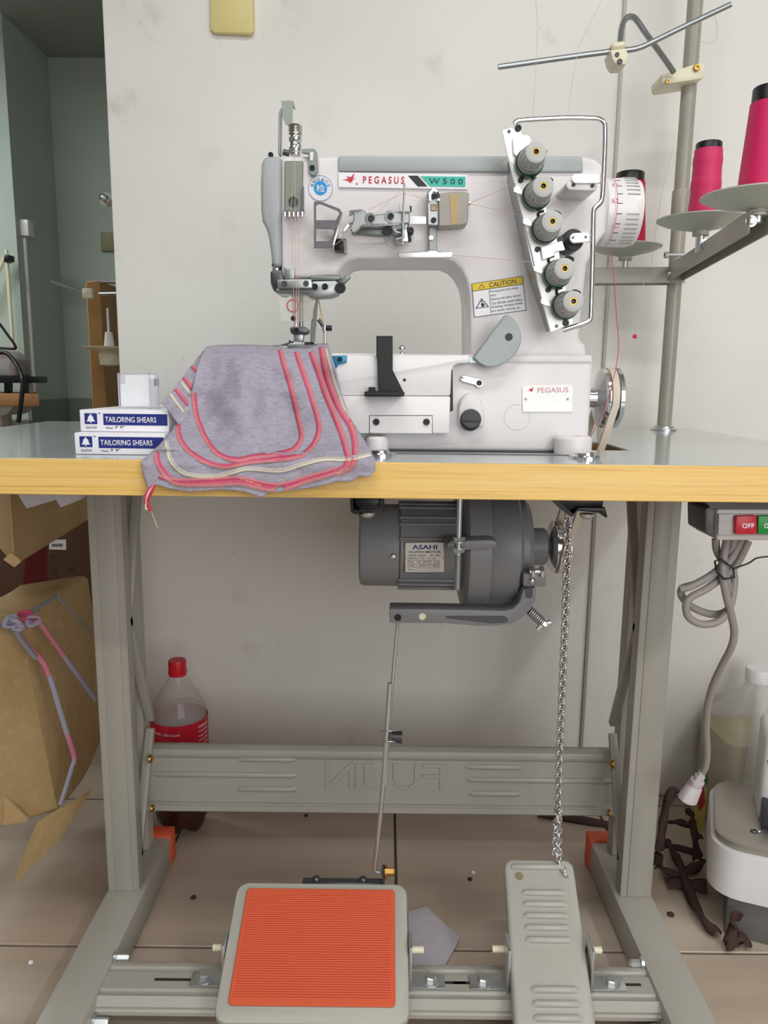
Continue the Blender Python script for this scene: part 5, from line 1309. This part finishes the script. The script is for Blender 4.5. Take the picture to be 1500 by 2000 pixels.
# box behind, the shadow on it put into darker colours
DBY = 1.80
a0, a1 = G(-80, 1010, DBY), G(186, 1010, DBY)
z0 = 0.0
db = thing('brown_box', 'brown box, colour darkened for shadow, with red print and white barcode label behind the others', 'box', ((a0.x + a1.x) / 2, DBY + .1, 0))
B().box((a0.x, DBY, z0), (a1.x + .02, DBY + .35, .64)).bevel(.004, 1).obj('carton_body', M_CARD2, db)
B().slab([(55, 1040), (92, 1040), (92, 1190), (40, 1190)], DBY - .0005, .001).obj('red_print', mat('shadowed_red_print', '5c1416', .8), db, smooth=0)  # red ink darkened for the same shadow
lb2 = B().slab([(96, 1054), (129, 1054), (129, 1074), (96, 1073)], DBY - .001, .001).obj('barcode_label', M_PAPER, db, smooth=0)
b = B(); x = 101
random.seed(3)
while x < 121:
    w_ = random.choice((.6, 1, 1.4)); b.slab(rect(x, 1062, x + w_, 1068), DBY - .0014, .0004); x += w_ + random.choice((.6, .9))
b.obj('barcode', M_INK, lb2, smooth=0)
for s_, q in (('O', rect(100, 1084, 108, 1091)), ('1', rect(108, 1109, 111, 1114)), ('Pc', rect(133, 1109, 146, 1117)), ('70.1', rect(99, 1132, 119, 1139))):
    text(db, s_, q, DBY - .0006, M_INK)
# papers sticking out below the table top
for k, q in enumerate(([(28, 955), (150, 955), (110, 976), (52, 993)], [(98, 955), (185, 955), (160, 975), (118, 991)])):
    o = B().slab(q, 1.10 - .01 * k, .001).obj('paper_sheet', mat('thin_paper', 'c9c8cc', .6), smooth=0)
    tag(o, ('grey white paper corner hanging below the table edge, left one', 'grey white paper corner hanging below the table edge, right one')[k], 'paper', 'papers under the table')
# fabric ties round the carton
M_TIE = mat('tie_fabric', 'a3a0b4', .9, var=(9, 'c97a8e', .5, .56), stretch=(.3, .3, 1))
M_TIEG = mat('grey_tie', '85888c', .9)
ti = thing('fabric_tie', 'knotted grey and pink fabric strip tied round the tan carton', 'cord', G(20, 1220, 1.08))
def tie(pts, r, m): return B().tube(spline([G(x, y, Y) for x, y, Y in pts], 6), r, 8, flat=.6).obj('strip', m, ti, smooth=80)
tie([(-20, 1228, 1.04), (10, 1221, 1.06), (28, 1220, 1.075), (60, 1196, 1.10), (110, 1164, 1.17)], .0048, M_TIEG)
tie([(22, 1215, 1.06), (38, 1240, 1.075), (60, 1268, 1.085), (85, 1295, 1.09), (100, 1330, 1.10), (115, 1380, 1.11), (130, 1430, 1.125), (145, 1478, 1.14), (140, 1500, 1.14), (128, 1540, 1.14), (118, 1570, 1.14)], .0042, M_TIE)
tie([(68, 1208, 1.10), (85, 1226, 1.115), (120, 1275, 1.15), (160, 1330, 1.20), (186, 1366, 1.23)], .0038, M_TIE)
tie([(30, 1232, 1.058), (45, 1255, 1.062), (70, 1286, 1.075)], .0038, M_TIEG)
tie([(112, 1166, 1.17), (150, 1205, 1.20), (180, 1235, 1.235)], .0018, M_TIEG)
for x, y, Y, r, sd in ((24, 1216, 1.055, .010, 1), (36, 1224, 1.062, .007, 2), (64, 1210, 1.085, .009, 3), (48, 1200, 1.085, .007, 4)):
    rg = random.Random(sd); c = G(x, y, Y)
    B().tube(spline([c + V((r * math.cos(k * 1.3 + sd), r * .6 * math.sin(k * 2.1 + sd), r * math.sin(k * 1.3 + sd) * (1 - .08 * k))) for k in range(8)], 5), .004, 8, flat=.6).obj('knot', M_TIE if sd != 4 else M_PINK, ti, smooth=80)

# ================================================================== things at the lower right
# jug
jb = V((P(1474, 1400, 1.357).x, 1.357, 0))
t = thing('plastic_jug', 'translucent white jug of yellowish liquid behind the metal tray', 'jug', jb)
M_HDPE = mat('milky_plastic', 'e8e8e8', .35, alpha=.38)
M_LIQ = mat('yellow_liquid', 'a5963f', .3)
def rsq(h, w_, d_, r, n=6):
    pts = []
    for sx, sy, a0 in ((1, -1, -90), (1, 1, 0), (-1, 1, 90), (-1, -1, 180)):
        for k in range(n + 1):
            a = math.radians(a0 + 90 * k / n); pts.append(jb + V((sx * (w_ - r) + r * math.cos(a), sy * (d_ - r) + r * math.sin(a), h)))
    return pts
def skin(b, secs):
    vs = [[b.bm.verts.new(p) for p in s_] for s_ in secs]; n = len(vs[0])
    for a, c in zip(vs, vs[1:]):
        for i in range(n): b.bm.faces.new((a[i], a[(i + 1) % n], c[(i + 1) % n], c[i]))
    b.bm.faces.new(vs[0][::-1]); b.bm.faces.new(vs[-1]); return b
skin(B(), [rsq(.002, .07, .06, .02), rsq(.012, .078, .068, .025), rsq(.195, .078, .068, .025), rsq(.215, .068, .06, .028), rsq(.268, .026, .024, .02), rsq(.282, .02, .02, .018), rsq(.292, .02, .02, .018)]).obj('jug_body', M_HDPE, t, smooth=60)
skin(B(), [rsq(.005, .068, .058, .02), rsq(.014, .075, .065, .024), rsq(.185, .075, .065, .024)]).obj('liquid', M_LIQ, t, smooth=60)
B().lathe([(.0235, .285), (.0235, .306), (.0215, .3095), (1e-4, .3095)], jb, (0, 0, 1), 28).obj('jug_cap', mat('white_cap', 'e6e6e6', .4), t)
B().tube(spline([jb + V(p) for p in ((-.004, -.02, .275), (-.018, -.055, .262), (-.03, -.075, .225), (-.034, -.078, .17), (-.034, -.070, .12))], 6), .0125, 12).obj('jug_handle', M_HDPE, t, smooth=80)
# neighbouring machine tray
t = thing('machine_base', 'pale overlock machine base with bright metal deck at the right edge', 'machine', (.66, 1.16, 0))
def rr3(x0, x1, y0, y1, r, z, n=6):
    pts = []
    for cx, cy, a0 in ((x1 - r, y0 + r, -90), (x1 - r, y1 - r, 0), (x0 + r, y1 - r, 90), (x0 + r, y0 + r, 180)):
        for k in range(n + 1):
            a = math.radians(a0 + 90 * k / n); pts.append(V((cx + r * math.cos(a), cy + r * math.sin(a), z)))
    return pts
x0 = PZ(1380, 1640, .15).x; RC, RA = (x0, 1.045, 0), math.radians(-22)
def rpt(x, y, z): return Matrix.Rotation(RA, 3, 'Z') @ (V((x, y, z)) - V(RC)) + V(RC)
XE = x0 + .40
skin(B(), [rr3(x0 + .012, XE, 1.058, 1.248, .04, .062), rr3(x0, XE, 1.045, 1.26, .045, .072), rr3(x0, XE, 1.045, 1.26, .045, .146)]).bevel(.003, 2, 60).rot(RC, RA).obj('base_body', M_WHITE2, t)
skin(B(), [rr3(x0 + .006, XE - .006, 1.053, 1.252, .04, .143), rr3(x0 + .006, XE - .006, 1.053, 1.252, .04, .156), rr3(x0 + .010, XE - .01, 1.057, 1.248, .036, .158)]).rot(RC, RA).obj('metal_deck', mat('satin_deck', 'b3aea6', .42, .75), t)
for fx, fy in ((x0 + .06, 1.09), (x0 + .06, 1.20), (x0 + .34, 1.09), (x0 + .34, 1.20)):
    B().box((fx - .03, fy - .03, 0), (fx + .04, fy + .03, .064)).bevel(.004).rot(RC, RA).obj('rubber_foot', mat('foot_grey', '6a6866', .6), t)
hd = x0 + .066
B().box((hd, 1.13, .158), (XE - .04, 1.23, .30)).bevel(.01, 3).rot(RC, RA).obj('machine_head', M_WHITE2, t)
B().box((hd + .004, 1.105, .159), (hd + .05, 1.135, .20)).bevel(.003).rot(RC, RA).obj('side_plate', M_DSTEEL, t)
text(t, 'W', [rpt(hd + .006, 1.1295, .262), rpt(hd + .03, 1.1295, .262), rpt(hd + .03, 1.1295, .245), rpt(hd + .006, 1.1295, .245)], 0, M_BLACK)
c = PZ(1482, 1624, .1585); B().tube([c + V((-.012, 0, 0)), c + V((-.010, -.004, 0)), c + V((.03, -.004, 0)), c + V((.03, .004, 0)), c + V((-.010, .004, 0))], .0012, 6, closed=True).obj('deck_slot', M_DSTEEL, t, smooth=80)
inst('screw', small('dome', M_STEEL), t, axis_mtx(c, (0, 0, 1), .004))
# dark rags
def rag(label, pts, w_, tw=.6):
    path = spline([PZ(x, y, z) for x, y, z in pts], 7); b = B(); prev = None; w_ *= .75
    for i, p in enumerate(path):
        tdir = (path[min(i + 1, len(path) - 1)] - path[max(i - 1, 0)]).normalized()
        side_ = tdir.cross(V((0, 0, 1)))
        side_ = (side_.normalized() if side_.length > .05 else V((1, 0, 0)))
        nn = side_.cross(tdir); a = tw * math.sin(i * .55); ww = w_ * (.9 + .1 * math.sin(i * .4 + 1))
        dirv = side_ * math.cos(a) + nn * math.sin(a)
        row = [b.bm.verts.new(p + dirv * ww * k + V((0, 0, .003 * math.cos(k * 3)))) for k in (-1, -.35, .35, 1)]
        if prev:
            for k in range(3): b.bm.faces.new((prev[k], prev[k + 1], row[k + 1], row[k]))
        prev = row
    return tag(b.obj('rag_strip', M_RAG, smooth=180, solid=.0022), label, 'rag', 'dark rag strips on the floor')
rag('dark rag strip rising to a peak beside the table leg', [(1284, 1690, .02), (1290, 1640, .07), (1300, 1580, .10), (1314, 1542, .125), (1328, 1548, .12)], .011)
rag('dark rag strip curving along the floor beside the leg', [(1284, 1690, .012), (1305, 1700, .012), (1330, 1706, .012), (1360, 1690, .016), (1375, 1680, .02)], .012)
rag('dark rag strip crossing the floor toward the machine base', [(1302, 1640, .03), (1320, 1670, .02), (1335, 1705, .014), (1355, 1760, .012), (1380, 1800, .014), (1402, 1822, .012)], .011)
rag('wide brown rag patch lying flat by the base foot', [(1302, 1722, .006), (1325, 1722, .008), (1350, 1724, .010), (1380, 1728, .012)], .022, .15)
rag('black rag strip bunched behind the machine base', [(1300, 1606, .05), (1330, 1604, .06), (1350, 1615, .05), (1366, 1640, .04)], .012)
rag('dark rag strip hanging down from the base front', [(1440, 1782, .058), (1434, 1805, .035), (1425, 1838, .014), (1418, 1848, .006)], .013, .3)
rag('small crumpled black rag at the base foot', [(1432, 1840, .012), (1448, 1828, .018), (1458, 1835, .014), (1450, 1844, .010)], .012)
rag('dark rag strip leaning against the machine base corner', [(1346, 1580, .10), (1352, 1600, .08), (1358, 1640, .05), (1362, 1680, .02)], .010)
rag('black rag strip spread between leg and machine base', [(1298, 1650, .02), (1330, 1655, .024), (1372, 1668, .02)], .012, .3)
o = B().tube(spline([PZ(x, y, .006) for x, y in ((1050, 1592), (1110, 1598), (1160, 1606), (1200, 1612))], 6), [.004 + .004 * math.sin(i * .17) for i in range(19)], 8).obj('rag_strip', M_RAG, smooth=80)
tag(o, 'long dark rag lying along the wall behind the crossbeam', 'rag', 'dark rag strips on the floor')
t = thing('snack_wrapper', 'small red and green wrapper behind the machine base', 'wrapper', P(1368, 1540, 1.33))
B().slab([(1360, 1545), (1374, 1525), (1378, 1570), (1366, 1585)], 1.32, .004).bevel(.001).obj('red_sheet', mat('wrapper_red', 'b03038', .4), t)
B().slab([(1366, 1520), (1380, 1500), (1384, 1530), (1370, 1535)], 1.325, .004).bevel(.001).obj('green_sheet', mat('wrapper_green', '3f7a50', .4), t)
B().box((P(1372, 1540, 1.32).x - .01, 1.322, 0), (P(1372, 1540, 1.32).x + .01, 1.334, P(1372, 1545, 1.32).z)).obj('wrapper_body', mat('wrapper_yellow', 'a99a4c', .4), t)

# tissue on the floor, and lint
pts = [PZ(x, y, .002) for x, y in ((797, 1782), (832, 1772), (897, 1832), (893, 1845), (868, 1888), (800, 1890))]
b = B(); b.prism(pts, (0, 0, .0015))
tag(b.obj('tissue_sheet', mat('tissue_sheet', 'b5b0ba', .8, bump=(40, .8, .004)), smooth=0), 'crumpled lilac grey tissue on the floor beside the orange pedal', 'tissue')
for px, py, r, m_, lb_t in ((1310, 1785, .006, M_RAG, 'dark lint speck on the tile outside the right foot bar'), (598, 1592, .004, M_BLACK, 'black speck on the floor under the crossbeam'), (60, 1878, .004, M_PAPER, 'white lint speck on the tile at the far left'), (918, 1716, .004, M_BLACK, 'black speck on the floor left of the narrow pedal'), (924, 1703, .004, M_PAPER, 'pale lint crumb on the floor left of the narrow pedal'), (378, 1752, .005, M_RAG, 'short dark thread crumb on the tile left of the orange pedal')):
    c = PZ(px, py, .002)
    tag(B().lathe([(r, -.0015), (r * .8, .001), (1e-4, .002)], c, (0, 0, 1), 7).obj('lint_speck', m_, smooth=60), lb_t, 'lint', 'lint on the floor')
c1_ = PZ(512, 1786, .12)
# hanging threads
gz = Yc - .002
for lb_t, pts in (('fine pink thread falling to the tension plate from above, left one', [P(1045, -10, 1.0), P(1050, 60, .99), P(1040, 235, .88)]),
                  ('fine pink thread slanting down from the top of the frame', [P(1182, -10, 1.1), P(1132, 90, 1.0), P(1108, 232, .88)]),
                  ('fine pink thread looped on the guide rod end', [P(1392, 18, gz), P(1400, 50, gz + .03), P(1398, 78, gz + .03), P(1380, 84, gz + .03), P(1362, 78, gz + .03)]),
                  ('pink thread running from the middle cone past the dial', [P(1315, 290, 1.25), P(1290, 390, 1.2), P(1272, 520, 1.15)]),
                  ('red pink thread hanging beside the handwheel to the belt slot', [P(1195, 490, .95), P(1203, 600, .95), P(1208, 680, .95), P(1198, 740, .94), P(1180, 800, .94), P(1154, 852, .935)]),
                  ('pink thread branching off to a small knot on the wall side', [P(1258, 545, 1.0), P(1248, 620, .98), P(1240, 657, .96), P(1212, 690, .95), P(1200, 735, .94)])):
    thread(lb_t, spline(pts, 6), M_PINK if 'red pink' in lb_t else M_THREAD, .0005 if 'red pink' in lb_t else .0003)
tag(B().ball(P(1240, 657, .959), .0028, 8, 6).obj('thread_knot', M_RED, smooth=80), 'tiny dark red thread knot hanging right of the machine', 'knot')
